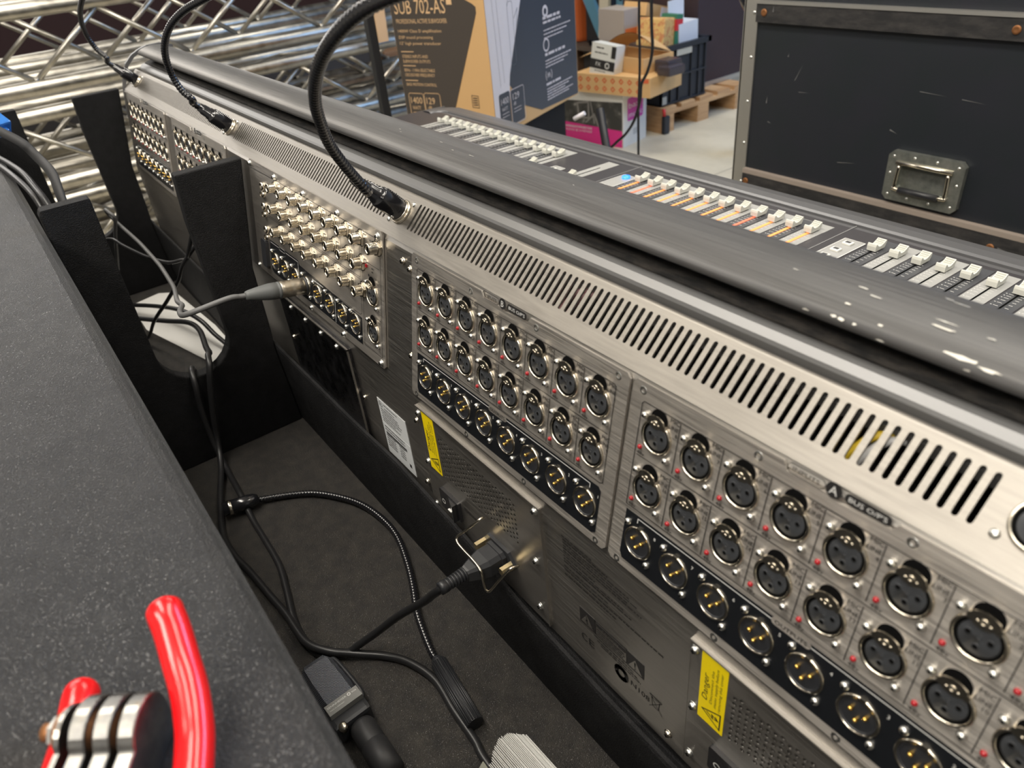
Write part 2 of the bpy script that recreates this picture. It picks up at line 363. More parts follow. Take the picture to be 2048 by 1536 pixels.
# armrest
def zt(y): return -0.148+(y-0.6015)*math.tan(_t)
ap = [(0.6655, zt(.6655)-.001), (0.6660, zt(.666)+0.0022), (0.6720, zt(.672)+0.0036), (0.690, zt(.69)+0.0036), (0.708, zt(.708)+0.001), (0.7205, zt(.72)-0.004), (0.728, zt(.728)-0.014), (0.728, zt(.728)-0.045), (0.715, zt(.715)-0.08), (0.655, -0.262), (0.655, -0.15)]
mb = MB(); mb.profx(ap[::-1], X0+0.05, X1); o = cpart(mb, 'armrest', ARM)
# rounded left front corner + left border of the deck
mb = MB(); seg = 10
rows = []
for k in range(seg+1):
    a = math.pi/2*k/seg
    row = []
    for (y, z) in ap:
        rr = max(y-0.655, 0); cx = X0+0.05+0.02; cy = 0.655-0.02
        rad = rr+0.02; row.append((cx-math.sin(a)*rad-0.0*a, cy+math.cos(a)*rad, z))
    rows.append(row)
vs = [p for r_ in rows for p in r_]; m = len(ap)
mb.add(vs, [(i*m+j, (i+1)*m+j, (i+1)*m+j+1, i*m+j+1) for i in range(seg) for j in range(m-1)], 0, True)
cpart(mb, 'armrest_corner', ARM)
# deck printing -----------------------------------------------------------
TI = TF(0, 0)
def tl(x, y): return (x, (y)/math.cos(_t))   # deck local coordinates
TORG = TF(0, 0.6015)
def ty(y): return (y-0.6015)/math.cos(_t)
seams = MB()
for x in (-0.411, 0.001, 0.413): seams.box((x-0.0006, ty(.40), 0.0), (x+0.0006, ty(.6648), 0.0006))
cpart(seams, 'deck_seam', mat('deck_seam_grey', (0.25, 0.25, 0.25), 0.4), TORG)
PXF = 0.0295
left_f = [-0.9865+i*0.02935 for i in range(15)]
mid_f = [-0.3555+i*PXF for i in range(12)]
right_f = [0.0610+i*0.0292 for i in range(12)]
_fm = {}
def fader_strip(xf, light, y1, slot=True):
    M = TORG @ Matrix.Translation((xf, 0, 0)); key = (light, round(y1, 4))
    if key not in _fm:
        f = MB(); f.box((-0.0135, ty(.42), 0.0001), (0.0135, ty(y1), 0.0004)); st_ = f.build('fader_strip', SCALEG if light else SCALED, con, CI @ M); _fm[key] = st_.data
    else:
        st_ = bpy.data.objects.new('fader_strip', _fm[key]); COL.objects.link(st_); st_.parent = con; st_.matrix_basis = CI @ M
    if 'marks' not in _fm:
        t_ = MB()
        for k, y in enumerate([.455, .467, .479, .491, .503, .515, .527, .539, .551, .563, .572, .580, .587, .593, .599, .605]):
            t_.box((-0.0085, ty(y)-.0003, .0005), (-0.0035, ty(y)+.0003, .0007)); t_.box((0.0035, ty(y)-.0003, .0005), (0.0075, ty(y)+.0003, .0007))
            if k < 15:
                s_ = 0.0022 if k < 9 else 0.0016
                t_.add([(-0.0108+s_*.6*math.cos(a_), ty(y)+s_*.5*math.sin(a_), .0006) for a_ in [math.pi/3*j for j in range(6)]], [tuple(range(6))])
        o = t_.build('scale_marks', WINK, st_); _fm['marks'] = o.data
        t_ = MB(); t_.box((-0.0010, ty(.44), .0005), (0.0010, ty(.612), .0008)); o = t_.build('fader_slot', HOLE, st_); _fm['slot'] = o.data
        if not slot: bpy.data.objects.remove(o)
        return
    o = bpy.data.objects.new('scale_marks', _fm['marks']); COL.objects.link(o); o.parent = st_
    if slot: o = bpy.data.objects.new('fader_slot', _fm['slot']); COL.objects.link(o); o.parent = st_
for i, x in enumerate(left_f): fader_strip(x, i % 2 == 0, .645 if i % 2 == 0 else .637)
for i, x in enumerate(mid_f): fader_strip(x, i % 2 == 1, .640, False)
for i, x in enumerate(right_f): fader_strip(x, i % 2 == 1, .645)
fader_strip(-.462, True, .646)
fields = MB(); fields.box((-0.369, ty(.615), 0.0001), (-0.017, ty(.641), 0.00035)); cpart(fields, 'header_band', SCALEG, TORG)
fields = MB(); fields.box((-1.0, ty(.630), .0001), (-.562, ty(.646), .00035)); cpart(fields, 'header_band', SCALEG, TORG)
slotm = MB(); slotm.box((-.576, ty(.44), .0005), (-.574, ty(.612), .0008)); cpart(slotm, 'fader_slot', HOLE, TORG)
btn0 = [None]
def block(xa, xb, y1, ys):
    f = MB(); f.box((xa, ty(.42), .0003), (xb, ty(y1), .0005)); B_ = cpart(f, 'button_block', SCALEG, TORG)
    o_ = MB(); line2(o_, [(xa, ty(.42)), (xa, ty(y1)), (xb, ty(y1)), (xb, ty(.42))], .0014, .0009); o_.build('white_outline', WINK, B_)
    for y in ys:
        c = (xa+xb)/2-.001; b_ = MB(); b_.bbox((c-.0062, ty(y)-.0052, .0), (c+.0062, ty(y)+.0052, .0034), .0012, 0); b_.box((c-.0035, ty(y)-.0024, .0033), (c+.0035, ty(y)+.0028, .0037), 1)
        b_.build('push_button', [BTNM, SCALED], B_)
block(.014, .043, .618, (.603, .576, .551, .526, .50))
block(-.402, -.371, .614, (.547, .525, .50))
block(-.533, -.506, .568, (.551, .524, .50))
mb = MB(); mb.lathe([(0, .004), (.003, .004), (.0032, .0045)], (-.386, ty(.602), 0), seg=16); mb.lathe([(.0032, .0045), (.0038, .0042), (.007, .0042), (.0075, 0)], (-.386, ty(.602), 0), seg=24)
cpart(mb, 'lit_blue_button', BLUELED, TORG)
cols = [ORANGE, REDOR, ORANGE, ORANGE, ORANGE, ORANGE, ORANGE, ORANGE, REDOR, ORANGE, ORANGE, ORANGE]
for i, x in enumerate(mid_f):
    mb = MB(); mb.box((x-0.0021, ty(.44), .0005), (x+0.0021, ty(.604), .0011)); cpart(mb, 'lit_fader_slot', cols[i], TORG)
# fader cap
def capmesh():
    mb = MB(); w = .0060
    pr = [(-.0120, .0015), (-.0122, .0075), (-.0112, .0105), (-.0095, .0107), (-.0082, .0096), (-.0060, .0072), (-.0025, .0062), (.0015, .0064), (.0065, .0082), (.0112, .0110), (.0120, .0106), (.0126, .0095), (.0105, .0040), (.0092, .0015)]
    mb.profx(pr[::-1], -w, w)
    for k in range(4):
        y = .0005+k*.0028; z = .0064+(.0030 if k > 2 else k*.0009)+.0003*k
        mb.box((-w+.0012, y-.0005, z-.001), (w-.0012, y+.0005, z+.0008))
    mb.box((-.0012, -.003, 0), (.0012, .003, .002))
    return mb
cap0 = None
def put_cap(x, y):
    global cap0
    M = CI @ TF(x, y, 0.0008)
    if cap0 is None:
        cap0 = capmesh().build('fader_cap', CAPM, con, M); return
    dup_part(cap0, con, M, [])
for x in left_f: put_cap(x, .6105)
for x in mid_f: put_cap(x, .6105)
for i, x in enumerate(right_f): put_cap(x, .612)
put_cap(-.575, .543); put_cap(-.462, .540)

# ------------------------------------------------------------------ connector cards
def card_outline(w, tab=None):
    # tab: list of cut vertices of the stepped top edge, in card coordinates
    return None
def plate(x0, x1, h0, h1, t=0.0016, notch=None, name='connector_plate'):
    r = 0.003
    pts = [(x0+r, h0), (x1-r, h0), (x1, h0+r), (x1, h1-r), (x1-r, h1)]
    if notch:
        a = x0+notch
        pts += [(a+.0330, h1), (a+.0300, h1-.0045), (a+.0045, h1-.0058), (a+.0012, h1-.0058), (a-.002, h1-.0045), (a-.0250, h1-.0045), (a-.0275, h1)]
    pts += [(x0+r, h1), (x0, h1-r), (x0, h0+r)]
    mb = MB(); mb.prism(pts, 0, t); return mb
def pill(mb, x0, x1, y0, y1, mi=0, z=0.0):
    mb.add([(a, b, z) for a, b in rrect(x0, y0, x1, y1, (y1-y0)/2*.98)], [tuple(range(24))], mi)
_sm = {}
class Screws:
    def __init__(s, pts, t, kind): s.a = (pts, t, kind)
    def build(s, name, mats, parent=None, M=None):
        pts, t, kind = s.a; key = (kind, name)
        for x, h in pts:
            L_ = (M or Matrix()) @ Matrix.Translation((x, h, t))
            if key not in _sm: o = _screw(kind).build(name, mats, parent, L_); _sm[key] = o.data
            else: o = bpy.data.objects.new(name, _sm[key]); COL.objects.link(o); o.parent = parent; o.matrix_basis = L_
        return o
def hexscrews(parent_name, pts, F, t, kind='flat'): return Screws(pts, t, kind)
def _screw(kind):
    mb = MB()
    if 1:
        if kind == 'flat':
            mb.lathe([(0, -.0006), (.0010, -.0006), (.0012, .0001), (.0027, .0001), (.0030, -.0003)], seg=14)
        else:
            mb.lathe([(0, .0030), (.0012, .0029), (.0024, .0022), (.0029, .0010), (.0029, .0004), (.0036, .0004), (.0037, 0)], seg=14)
            mb.box((-.0016, -.0004, .0022), (.0016, .0004, .0032), 1); mb.box((-.0004, -.0016, .0022), (.0004, .0016, .0032), 1)
    return mb
MP = 0.031
def std_card(xl, letter):
    """input/output card: 2 rows of 8 mic sockets and 1 row of 8 outputs; xl = left edge"""
    mb = plate(xl, xl+.2660, -.107, .030, notch=.1335-.0002)
    c = cpart(mb, 'connector_card', PLATE, PF(0, 0, 0.0004)); z = .0021
    # black output band and printing are sub-parts
    k = MB(); k.prism([(xl+.0105, -.0610), (xl+.0105, -.0965), (xl+.0130, -.1005), (xl+.2510, -.1005), (xl+.2550, -.0980), (xl+.2550, -.0635), (xl+.2525, -.0610)], .0016, .00185)
    k.build('output_band', BAND, c)
    p = MB(); L = .0005; q = .0019
    line2(p, [(xl+.0095, -.0575), (xl+.0095, .0165), (xl+.0110, .0182), (xl+.2540, .0182), (xl+.2555, .0165), (xl+.2555, -.0560), (xl+.2530, -.0575)], L, q, closed=True)
    line2(p, [(xl+.0115, -.0187), (xl+.2535, -.0187)], L, q)
    for i in range(7):
        for hh in ((-.0165, .0172), (-.0560, -.0205)): line2(p, [(xl+.0243+.0157+i*MP, hh[0]), (xl+.0243+.0157+i*MP, hh[1])], L, q)
    w = MB()
    for i in range(8):
        x = xl+.0243+i*MP
        for row in range(2):
            y0 = -row*.0390; num = str((8-i) if row == 0 else (16-i))
            text(p, 'MIC', x+.0150, y0+.0150, .0026, .0068, 'r', z=q); text(p, 'LINE', x+.0150, y0+.0105, .0026, .0074, 'r', z=q); text(p, num, x+.0148, y0+.0066, .0026, None, 'r', z=q)
            text(p, '48v', x-.0132, y0-.0178, .0024, .0060, z=q)
        text(w, str(8-i), x+.0120, -.0700, .0024, z=.0021)
    cx = xl+.1335
    pill(p, cx-.0150+.0145, cx+.0290-.0005, .0269, .0322, z=-9) if False else None
    # heading between the rows: outlined INPUTS, round letter, solid BUS O/P'S
    line2(w, [(xl+.0215, -.0660), (xl+.0215, -.0628), (xl+.1235, -.0628)], .0006, .0021); line2(w, [(xl+.1475, -.0628), (xl+.2445, -.0628), (xl+.2445, -.0660)], .0006, .0021)
    tg = MB(); tg.add([(a, b, .00215) for a, b in rrect(xl+.1230, -.0652, xl+.1475, -.0600, .0025)], [tuple(range(24))]); 
    tg.build('outputs_tag', PLATE, c)
    text(p, 'OUTPUTS', xl+.1252, -.0638, .0026, .0200, z=.0024)
    p.build('printed_legend', INK, c); w.build('white_legend', WINK, c)
    hs = hexscrews('', [(xl+.0085, .0246), (xl+.0915, .0246), (xl+.1735, .0252), (xl+.2560, .0246), (xl+.0085, -.1043), (xl+.0925, -.1043), (xl+.1735, -.1043), (xl+.2560, -.1043)], lambda x, h, t: Matrix.Translation((x, h, t)), .0016)
    hs.build('countersunk_screw', ZINC, c)
    # heading on the bare panel just above the stepped edge
    hd = MB(); hx = xl+.1335-.0005
    line2(hd, rrect(hx-.0265+.002, .0262, hx-.0035, .0316, .0026), .00045, .0022, closed=True); text(hd, 'INPUTS', hx-.0215, .0277, .0024, .0150, z=.0022)
    hd.add([(hx+.0010+.0043*math.cos(a), .0293+.0043*math.sin(a), .0022) for a in [2*math.pi*k_/20 for k_ in range(20)]], [tuple(range(20))])
    hd.add([(a, b, .0022) for a, b in rrect(hx+.0068, .0264, hx+.0300, .0320, .0027)], [tuple(range(24))])
    wh = MB(); text(wh, letter, hx+.0010, .0270, .0046, align='c', z=.0025); text(wh, "BUS O/P'S", hx+.0090, .0280, .0025, .0190, z=.0025)
    hd.build('heading_print', INK, c); wh.build('heading_letters', WINK, c)
    return c
cards = []
cards.append(std_card(.2447, 'A')); cards.append(std_card(-.0243, 'B'))
cards.append(std_card(-.7890, 'C')); cards.append(std_card(-1.0960, 'D'))

# female XLR socket prototype (local: x right, y up, z out)
def arc(r, a0, a1, n, cx=0, cy=0): return [(cx+r*math.cos(math.radians(a0+(a1-a0)*k/n)), cy+r*math.sin(math.radians(a0+(a1-a0)*k/n))) for k in range(n+1)]
def ringprof(mb, rs, seg=36): mb.lathe(rs, seg=seg)
def female():
    sh = MB(); ringprof(sh, [(.0117, 0), (.0117, .0010), (.0112, .0017), (.0104, .0018), (.0099, .0010), (.0099, .0)])
    ins = MB(); ins.lathe([(.0084, .0), (.0084, .0004), (.0080, .0007), (0, .0007)], seg=32)
    ins.box((-.0016, .0078, -.004), (.0016, .0096, .0005))
    for a in (0, 1, 2):
        x, y = ((-.0046, .0010), (.0046, .0010), (0, -.0043))[a]
        ins.lathe([(.0017, .0008), (.0017, .00095), (.0012, .00095)], (x, y, 0), seg=12); ins.lathe([(.00125, .0010), (0, .0010)], (x, y, 0), seg=12, mi=1)
    ins.lathe([(.0012, .0007), (.0012, .0010), (.0009, .0010), (.0009, .0007)], (0, .0012, 0), seg=12)
    line2(ins, [(-.0045, .0048), (.0045, .0048)], .0003, .0010)
    dk = MB(); dk.lathe([(.0100, .00018), (.0083, .00018)], seg=32)
    op = MB(); pts = [(-.0070, .0095), (.0070, .0095)]+arc(.0066, 0, 180, 12, 0.0, .0121); op.add([(a, b, .0003) for a, b in pts], [tuple(range(len(pts)))])
    la = MB(); lens = [(-.0066, .0112), (-.0052, .0090), (-.0028, .0076), (0, .0070), (.0028, .0076), (.0052, .0090), (.0066, .0112), (.0054, .0136), (.0028, .0150), (0, .0155), (-.0028, .0150), (-.0054, .0136)]
    la.prism(lens, .0026, .0036); la.lathe([(.0016, .0036), (.0016, .0040), (.0010, .0040), (.0010, .0036)], (0, .0108, 0), seg=12)
    for xx in (-.0026, .0026): la.lathe([(.0007, .0036), (.0007, .0039), (0, .0039)], (xx, .0100, 0), seg=8)
    la.box((-.0058, .0084, -.001), (.0058, .0096, .0030)); la.box((.0052, .0080, .0), (.0072, .0116, .0032)); la.box((-.0072, .0080, .0), (-.0052, .0116, .0026))
    sc = MB()
    for x, y in ((-.0107, .0105), (.0100, -.0112)):
        sc.lathe([(0, .0030), (.0010, .0029), (.0019, .0022), (.0023, .0010), (.0023, 0)], (x, y, 0), seg=12); sc.lathe([(0, .0033), (.0008, .00325), (.0008, .0029)], (x, y, 0), seg=6, mi=1)
    return sh, [(ins, 'socket_insert', [INSERT, HOLE]), (dk, 'socket_well', HOLE), (op, 'latch_opening', HOLE), (la, 'release_latch', NICKEL), (sc, 'fixing_screws', [ZINC, HOLE])]
def led_mb():
    l = MB(); l.lathe([(.0016, 0), (.0016, .0003), (.0013, .0011), (.0007, .0016), (0, .0017)], (-.0114, -.0127, 0), seg=12); return l
def male():
    sh = MB(); ringprof(sh, [(.0116, 0), (.0116, .0009), (.0111, .0016), (.0103, .0016), (.0099, .0008), (.0099, .0)])
    sh.box((-.0016, .0098, .0005), (.0016, .0118, .0018))
    w = MB(); w.lathe([(.0100, .0004), (0, .0004)], seg=28); w.lathe([(.0099, .0013), (.0092, .0012), (.0090, .0005)], seg=28)
    for x, y in ((-.0035, .0020), (.0040, .0020), (.0003, -.0030)): pass
    pn = MB()
    for x, y in ((-.0040, .0022), (.0040, .0022), (0, -.0028)): pn.lathe([(.0012, .0004), (.0012, .0024), (.0008, .0030), (0, .0032)], (x, y, 0), seg=10)
    sc = MB()
    for x, y in ((-.0103, .0112), (.0100, -.0112)):
        sc.lathe([(0, .0028), (.0010, .0027), (.0020, .0020), (.0024, .0009), (.0024, 0)], (x, y, 0), seg=12); sc.lathe([(0, .0031), (.0008, .00305), (.0008, .0027)], (x, y, 0), seg=6, mi=1)
    return sh, [(w, 'socket_well', BLKP), (pn, 'contact_pins', GOLD), (sc, 'fixing_screws', [ZINC, HOLE])]
fproto = mproto = None
def put_sock(kind, x, h, off=.0020, led=True):
    global fproto, mproto
    M = CI @ PF(x, h, off)
    pr = fproto if kind == 'f' else mproto
    if pr is None:
        sh, subs = (female if kind == 'f' else male)()
        o = sh.build('female_xlr_socket' if kind == 'f' else 'male_xlr_socket', NICKEL, con, M)
        ss = [s_[0].build(s_[1], s_[2], o) for s_ in subs]
        if kind == 'f':
            ss.append(led_mb().build('phantom_power_led', LED, o)); fproto = (o, ss)
        else: mproto = (o, ss)
        return
    o, ss = pr
    dup_part(o, con, M, ss if led else [s_ for s_ in ss if not s_.name.startswith('phantom')])
for xl in (.2447, -.0243, -.7890, -1.0960):
    for i in range(8):
        x = xl+.0243+i*MP
        put_sock('f', x, 0.0); put_sock('f', x, -.0390); put_sock('m', x, -.0805)
# ------------------------------------------------------------------ jack card
mb = plate(-.4300, -.0775, -.107, .0325); jc = cpart(mb, 'jack_connector_card', PLATE, PF(0, 0, .0004))
k = MB(); k.prism([(-.3800, -.0565), (-.3800, -.0960), (-.3740, -.0985), (-.1262, -.0985), (-.1262, -.0690), (-.2850, -.0620), (-.2900, -.0575)], .0016, .00185); k.build('output_band', BAND, jc)
p = MB(); q = .0019; L = .0005
line2(p, [(-.4250, .0228), (-.3500, .0235), (-.1270, .0235), (-.1255, .022), (-.1255, -.0240), (-.1270, -.0255), (-.3900, -.0255)], L, q)
line2(p, [(-.3950, -.0275), (-.1270, -.0275), (-.1255, -.029), (-.1255, -.0640), (-.129, -.066), (-.26, -.066)], L, q)
line2(p, [(-.1210, .0235), (-.0830, .0235), (-.0830, -.0960), (-.1210, -.0960)], L, q, closed=True)
line2(p, [(-.1190, -.0055), (-.0850, -.0055)], L, q); 
for i in range(7):
    x = -.3255+i*.0313; line2(p, [(x, -.022), (x, .0225)], L, q); line2(p, [(x, -.0300), (x, -.036)], L, q)
for i in range(8):
    for h in (.0205, -.0045, -.033): words(p, -.336+i*.0313, h, .006, .0010, q, seed=i*3+int(h*1e4))
text(p, 'PHONES', -.1030, .0170, .0022, .0130, z=q); text(p, 'TALKBACK', -.1040, -.0185, .0022, .0190, z=q); text(p, 'MIC', -.0915, -.0225, .0020, z=q)
text(p, 'TALKBACK', -.1020, -.0585, .0022, .0180, z=q); text(p, 'EXT', -.0900, -.0620, .0020, z=q)
words(p, -.1010, -.0095, .005, .0012, q, seed=3); words(p, -.1010, -.0130, .004, .0012, q, seed=4)
p.lathe([(.0015, .0019), (0, .0022)], (-.1070, -.0175, 0), seg=12)
p.build('printed_legend', INK, jc)
w = MB(); line2(w, [(-.3760, -.0590), (-.3500, -.0590)], .0005, .0021); line2(w, rrect(-.3480, -.0612, -.3300, -.0572, .0018), .0005, .0021, closed=True)
line2(w, [(-.3270, -.0592), (-.2900, -.0592)], .0005, .0021)
for x in (-.2895, -.1900): line2(w, [(x, -.0690 if x > -.2 else -.0600), (x, -.0975)], .0006, .0021)
words(w, -.167, -.0705, .008, .0011, .0021, seed=8); text(w, 'MONITOR', -.1500, -.0712, .0018, .0150, z=.0021); words(w, -.250, -.0680, .03, .0012, .0021, seed=5)
w.build('white_legend', WINK, jc)
hexscrews('', [(-.4255, .0275), (-.3440, .0268), (-.2592, .0265), (-.1724, .0268), (-.0860, .0265), (-.4270, -.1035), (-.3440, -.1045), (-.2581, -.1045), (-.1714, -.1045), (-.0850, -.1025)], lambda x, h, t: Matrix.Translation((x, h, t)), .0016, 'pan').build('pan_head_screw', [ZINC, HOLE], jc)
mb = MB(); mb.box((-.1125, -.0105, .0016), (-.1100, -.0075, .0030)); mb.build('slide_switch', LED, jc)
def jack():
    b = MB(); b.prism(rot_prism_pts(.0078, 6, a0=.3), 0, .0028)
    b.lathe([(.0078, 0), (.0088, .0001)], seg=16)
    th = [(.0058, .0028)]
    for k_ in range(5): th += [(.0058, .0034+k_*.0014), (.0053, .0040+k_*.0014)]
    th += [(.0057, .0108), (.0050, .0115), (.0036, .0115), (.0034, .0100), (.0034, .003)]
    b.lathe(th, seg=22)
    h = MB(); h.lathe([(.0034, .0035), (0, .0035)], seg=16); h.lathe([(.0034, .0100), (.0034, .0035)], seg=16)
    return b, h
b_, h_ = jack(); j0 = None
for hh, xs in ((.0155, [-.3410+i*.0313 for i in range(8)]+[-.0870]), (-.0090, [-.3410+i*.0313 for i in range(8)]), (-.0368, [-.3400+i*.0313 for i in range(8)])):
    for x in xs:
        M = CI @ PF(x, hh, .0020)
        if j0 is None: j0 = b_.build('jack_socket', NICKEL, con, M); j1 = h_.build('socket_bore', HOLE, j0)
        else: dup_part(j0, con, M, [j1])
for i in range(8): put_sock('m', -.3655+i*.0320, -.0815)
put_sock('f', -.1015, -.0360, led=False); put_sock('f', -.1010, -.0755, led=False)
# far-left column of the jack card: two small round sockets and one multi-way connector
mb = MB()
for h in (.0075, -.0170, -.046): mb.lathe([(.0048, 0), (.0048, .0030), (.0036, .0034), (.0036, .0005), (0, .0005)], (-.3855, h, .0016), seg=16); mb.lathe([(.0030, .0034), (.0034, .004), (.0038, 0)], (-.3855, h-.0095, .0016), seg=12)
mb.build('round_sockets', [NICKEL], jc)
mb = MB(); mb.prism(rrect(-.4020, -.0960, -.3860, -.0600, .004), .0016, .0060); mb.build('multiway_connector', BLKP, jc)

# ------------------------------------------------------------------ lower panel items
def lpart(mb, name, mats, z=0.0): return cpart(mb, name, mats, LF(0, 0, 0))
mb = MB(); mb.prism([(-.3640, -.2600), (-.1640, -.2600), (-.1640, -.1180), (-.1660, -.1178), (-.3640, -.1198)], .0002, .0050); cv = lpart(mb, 'cover_plate', COVER)
mb = MB(); mb.box((-.1652, -.2600, .0035), (-.1636, -.1178, .0056)); mb.box((-.3640, -.1192, .0035), (-.1636, -.1174, .0056)); mb.build('plate_edge', STEEL, cv)
hexscrews('', [(-.3256, -.1262), (-.2809, -.1264), (-.2359, -.1260), (-.1928, -.1257), (-.3215, -.2386), (-.2836, -.2400), (-.2355, -.2397), (-.1925, -.2391)], lambda x, h, t: Matrix.Translation((x, h, t)), .0050, 'pan').build('pan_head_screw', [ZINC, HOLE], cv)
hexscrews('', [(-.3499, -.1781), (-.2941, -.2434)], lambda x, h, t: Matrix.Translation((x, h, t)), .0050, 'pan').build('nickel_screw', [NICKEL, HOLE], cv)
mb = hexscrews('', [(-.1560, -.1782), (-.0954, -.2461), (-.0277, -.1401), (-.0316, -.2217), (.3056, -.2470)], lambda x, h, t: Matrix.Translation((x, h, t)), .0002, 'pan'); lpart(mb, 'nickel_screw', [NICKEL, HOLE])
mb = hexscrews('', [(-.0290, .0122), (-.0272, -.0706), (-.042, .016)], lambda x, h, t: Matrix.Translation((x, h, t)), .0002, 'pan'); cpart(mb, 'nickel_screw', [NICKEL, HOLE], PF(0, 0, 0))
def psu(x, lab, full):
    """power supply plate, x = left edge"""
    mb = MB(); t = .0022
    # plate with perforated grille built as real holes
    gx0, gx1, gz0, gz1 = x+.0335, x+.1555, -.1850, -.1305
    px = .0096; pz = .00255; r = .00165
    x1 = x+.1890; z0 = -.2570; z1 = -.1172
    def q(a, b, c, d): mb.add([(a, c, t), (b, c, t), (b, d, t), (a, d, t)], [(0, 1, 2, 3)])
    q(x, gx0, z0, z1); q(gx1, x1, z0, z1); 
    ncol = int((gx1-gx0)/px*2); nrow = int((gz1-gz0)/(2*pz)); cw = (gx1-gx0)/ncol; ch = (gz1-gz0)/nrow
    for i in range(ncol):
        a = gx0+i*cw; off = (ch/2 if i % 2 else 0)
        q(a, a+cw, gz1-ch/2+off-ch/2, z1); q(a, a+cw, z0, gz0+off-ch/2+ch/2)
        for j in range(nrow-1):
            zc = gz0+off+(j+.5)*ch; za, zb = zc-ch/2, zc+ch/2; m = 12
            O = [(a+cw*u_, za) for u_ in (0, .33, .67)]+[(a+cw, za+ch*u_) for u_ in (0, .33, .67)]+[(a+cw*(1-u_), zb) for u_ in (0, .33, .67)]+[(a, zb-ch*u_) for u_ in (0, .33, .67)]
            rr = min(r, cw*.46); H = [(a+cw/2+rr*math.cos(math.radians(-135+30*k_)), zc+r*math.sin(math.radians(-135+30*k_))*.92) for k_ in range(m)]
            mb.add([(*u_, t) for u_ in O]+[(*u_, t) for u_ in H], [(k_, (k_+1) % m, m+(k_+1) % m, m+k_) for k_ in range(m)])
            mb.add([(*u_, t) for u_ in H]+[(*u_, t-.0014) for u_ in H], [(k_, (k_+1) % m, m+(k_+1) % m, m+k_) for k_ in range(m)])
    mb.box((x, z1-.0005, 0), (x1, z1+.0008, t+.0010)); mb.box((x1-.0009, z0, 0), (x1+.0004, z1, t+.0006)); mb.box((x-.0002, z0, 0), (x+.0003, z1, t+.0002))
    P = lpart(mb, 'power_supply_plate', STEEL)
    mb = MB(); mb.box((gx0-.001, gz0-.004, .0002), (gx1+.001, gz1+.004, .0005)); mb.build('grille_backing', mat('grille_mesh_grey', (0.05, 0.05, 0.05), 0.6), P)
    hexscrews('', [(x+.0040, -.1240), (x+.0055, -.1825), (x+.0055, -.2395), (x1-.0060, -.1232), (x1-.0110, -.1835), (x1-.0115, -.2405)], lambda a, b, c: Matrix.Translation((a, b, c)), t, 'pan').build('pan_head_screw', [ZINC, HOLE], P)
    # yellow danger label
    lx0, lx1, lz0, lz1 = x+.0095, x+.0300, -.1870, -.1190
    lb = MB(); lb.box((lx0, lz0, t), (lx1, lz1, t+.0003)); LB = lb.build('danger_label', YEL, P)
    ti = MB(); z_ = t+.0005; R = math.pi/2; cz = lz0+.0235
    text(ti, 'Danger', lx0+.0066, cz, .0044, .0265, rot=R, z=z_, shear=.15)
    text(ti, 'Disconnect the', lx0+.0105, cz, .0020, .0340, rot=R, z=z_, shear=.12); text(ti, 'mains supply before', lx0+.0138, cz-.001, .0020, .0400, rot=R, z=z_, shear=.12); text(ti, 'removing this cover', lx0+.0172, cz-.002, .0020, .0400, rot=R, z=z_, shear=.12)
    ax, az_ = lx0+.0180, lz0+.0030
    line2(ti, [(lx0+.0180, lz0+.0040), (lx0+.0180, lz0+.0200), (lx0+.0035, lz0+.0120)], .0010, z_, closed=True)
    line2(ti, [(lx0+.0075, lz0+.0125), (lx0+.0125, lz0+.0100), (lx0+.0115, lz0+.0135), (lx0+.0165, lz0+.0118)], .0009, z_); line2(ti, [(lx0+.0140, lz0+.0108), (lx0+.0165, lz0+.0118), (lx0+.0146, lz0+.0140)], .0008, z_)
    ti.build('label_print', INK, LB)
    # rocker switch
    s_ = MB(); s_.prism(rrect(x+.0235, -.2280, x+.0580, -.2030, .002), t, t+.0035); S_ = s_.build('rocker_switch', GLOSSB, P)
    s_ = MB(); s_.add([(x+.0260, -.2260, t+.0034), (x+.0550, -.2260, t+.0090), (x+.0550, -.2050, t+.0090), (x+.0260, -.2050, t+.0034), (x+.0400, -.2260, t+.0036), (x+.0400, -.2050, t+.0036), (x+.0550, -.2260, t+.0034), (x+.0550, -.2050, t+.0034)], [(0, 4, 5, 3), (4, 1, 2, 5), (1, 6, 7, 2), (0, 6, 1, 4), (3, 5, 2, 7)]); s_.build('rocker', GLOSSB, S_) if False else s_.build('rocker_key', GLOSSB, P)
    s_ = MB(); s_.M = Matrix.Translation((x+.0320, -.2155, t+.0046)); s_.lathe([(.0030, 0), (.0022, 0)], seg=18); s_.lathe([(.0022, .0001), (.0030, .0001)], seg=18); s_.M = None; s_.box((x+.0445, -.2160, t+.0062), (x+.0505, -.2152, t+.0082)); s_.build('switch_marks', WINK, P)
    pr_ = MB(); words(pr_, x+.0640, -.2050, .024, .0010, t+.0003, seed=2); words(pr_, x+.0640, -.2072, .021, .0010, t+.0003, seed=3); pr_.build('small_print', INK, P)
    # IEC inlet
    i_ = MB(); cx, cz_ = x+.1220, -.2175
    i_.prism([(cx-.0245, cz_), (cx-.0160, cz_-.0120), (cx+.0160, cz_-.0120), (cx+.0245, cz_), (cx+.0160, cz_+.0120), (cx-.0160, cz_+.0120)], t, t+.0030); I_ = i_.build('power_inlet', BLKP, P)
    i_ = MB(); i_.prism([(cx-.0125, cz_-.0075), (cx+.0125, cz_-.0075), (cx+.0125, cz_+.0035), (cx+.0085, cz_+.0075), (cx-.0085, cz_+.0075), (cx-.0125, cz_+.0035)], t+.0030, t+.0033); i_.build('inlet_opening', HOLE, P)
    i_ = MB()
    for sx in (-1, 1):
        i_.M = Matrix.Translation((cx+sx*.0200, cz_, t+.003)); i_.prism(rot_prism_pts(.0042, 6), 0, .0115)
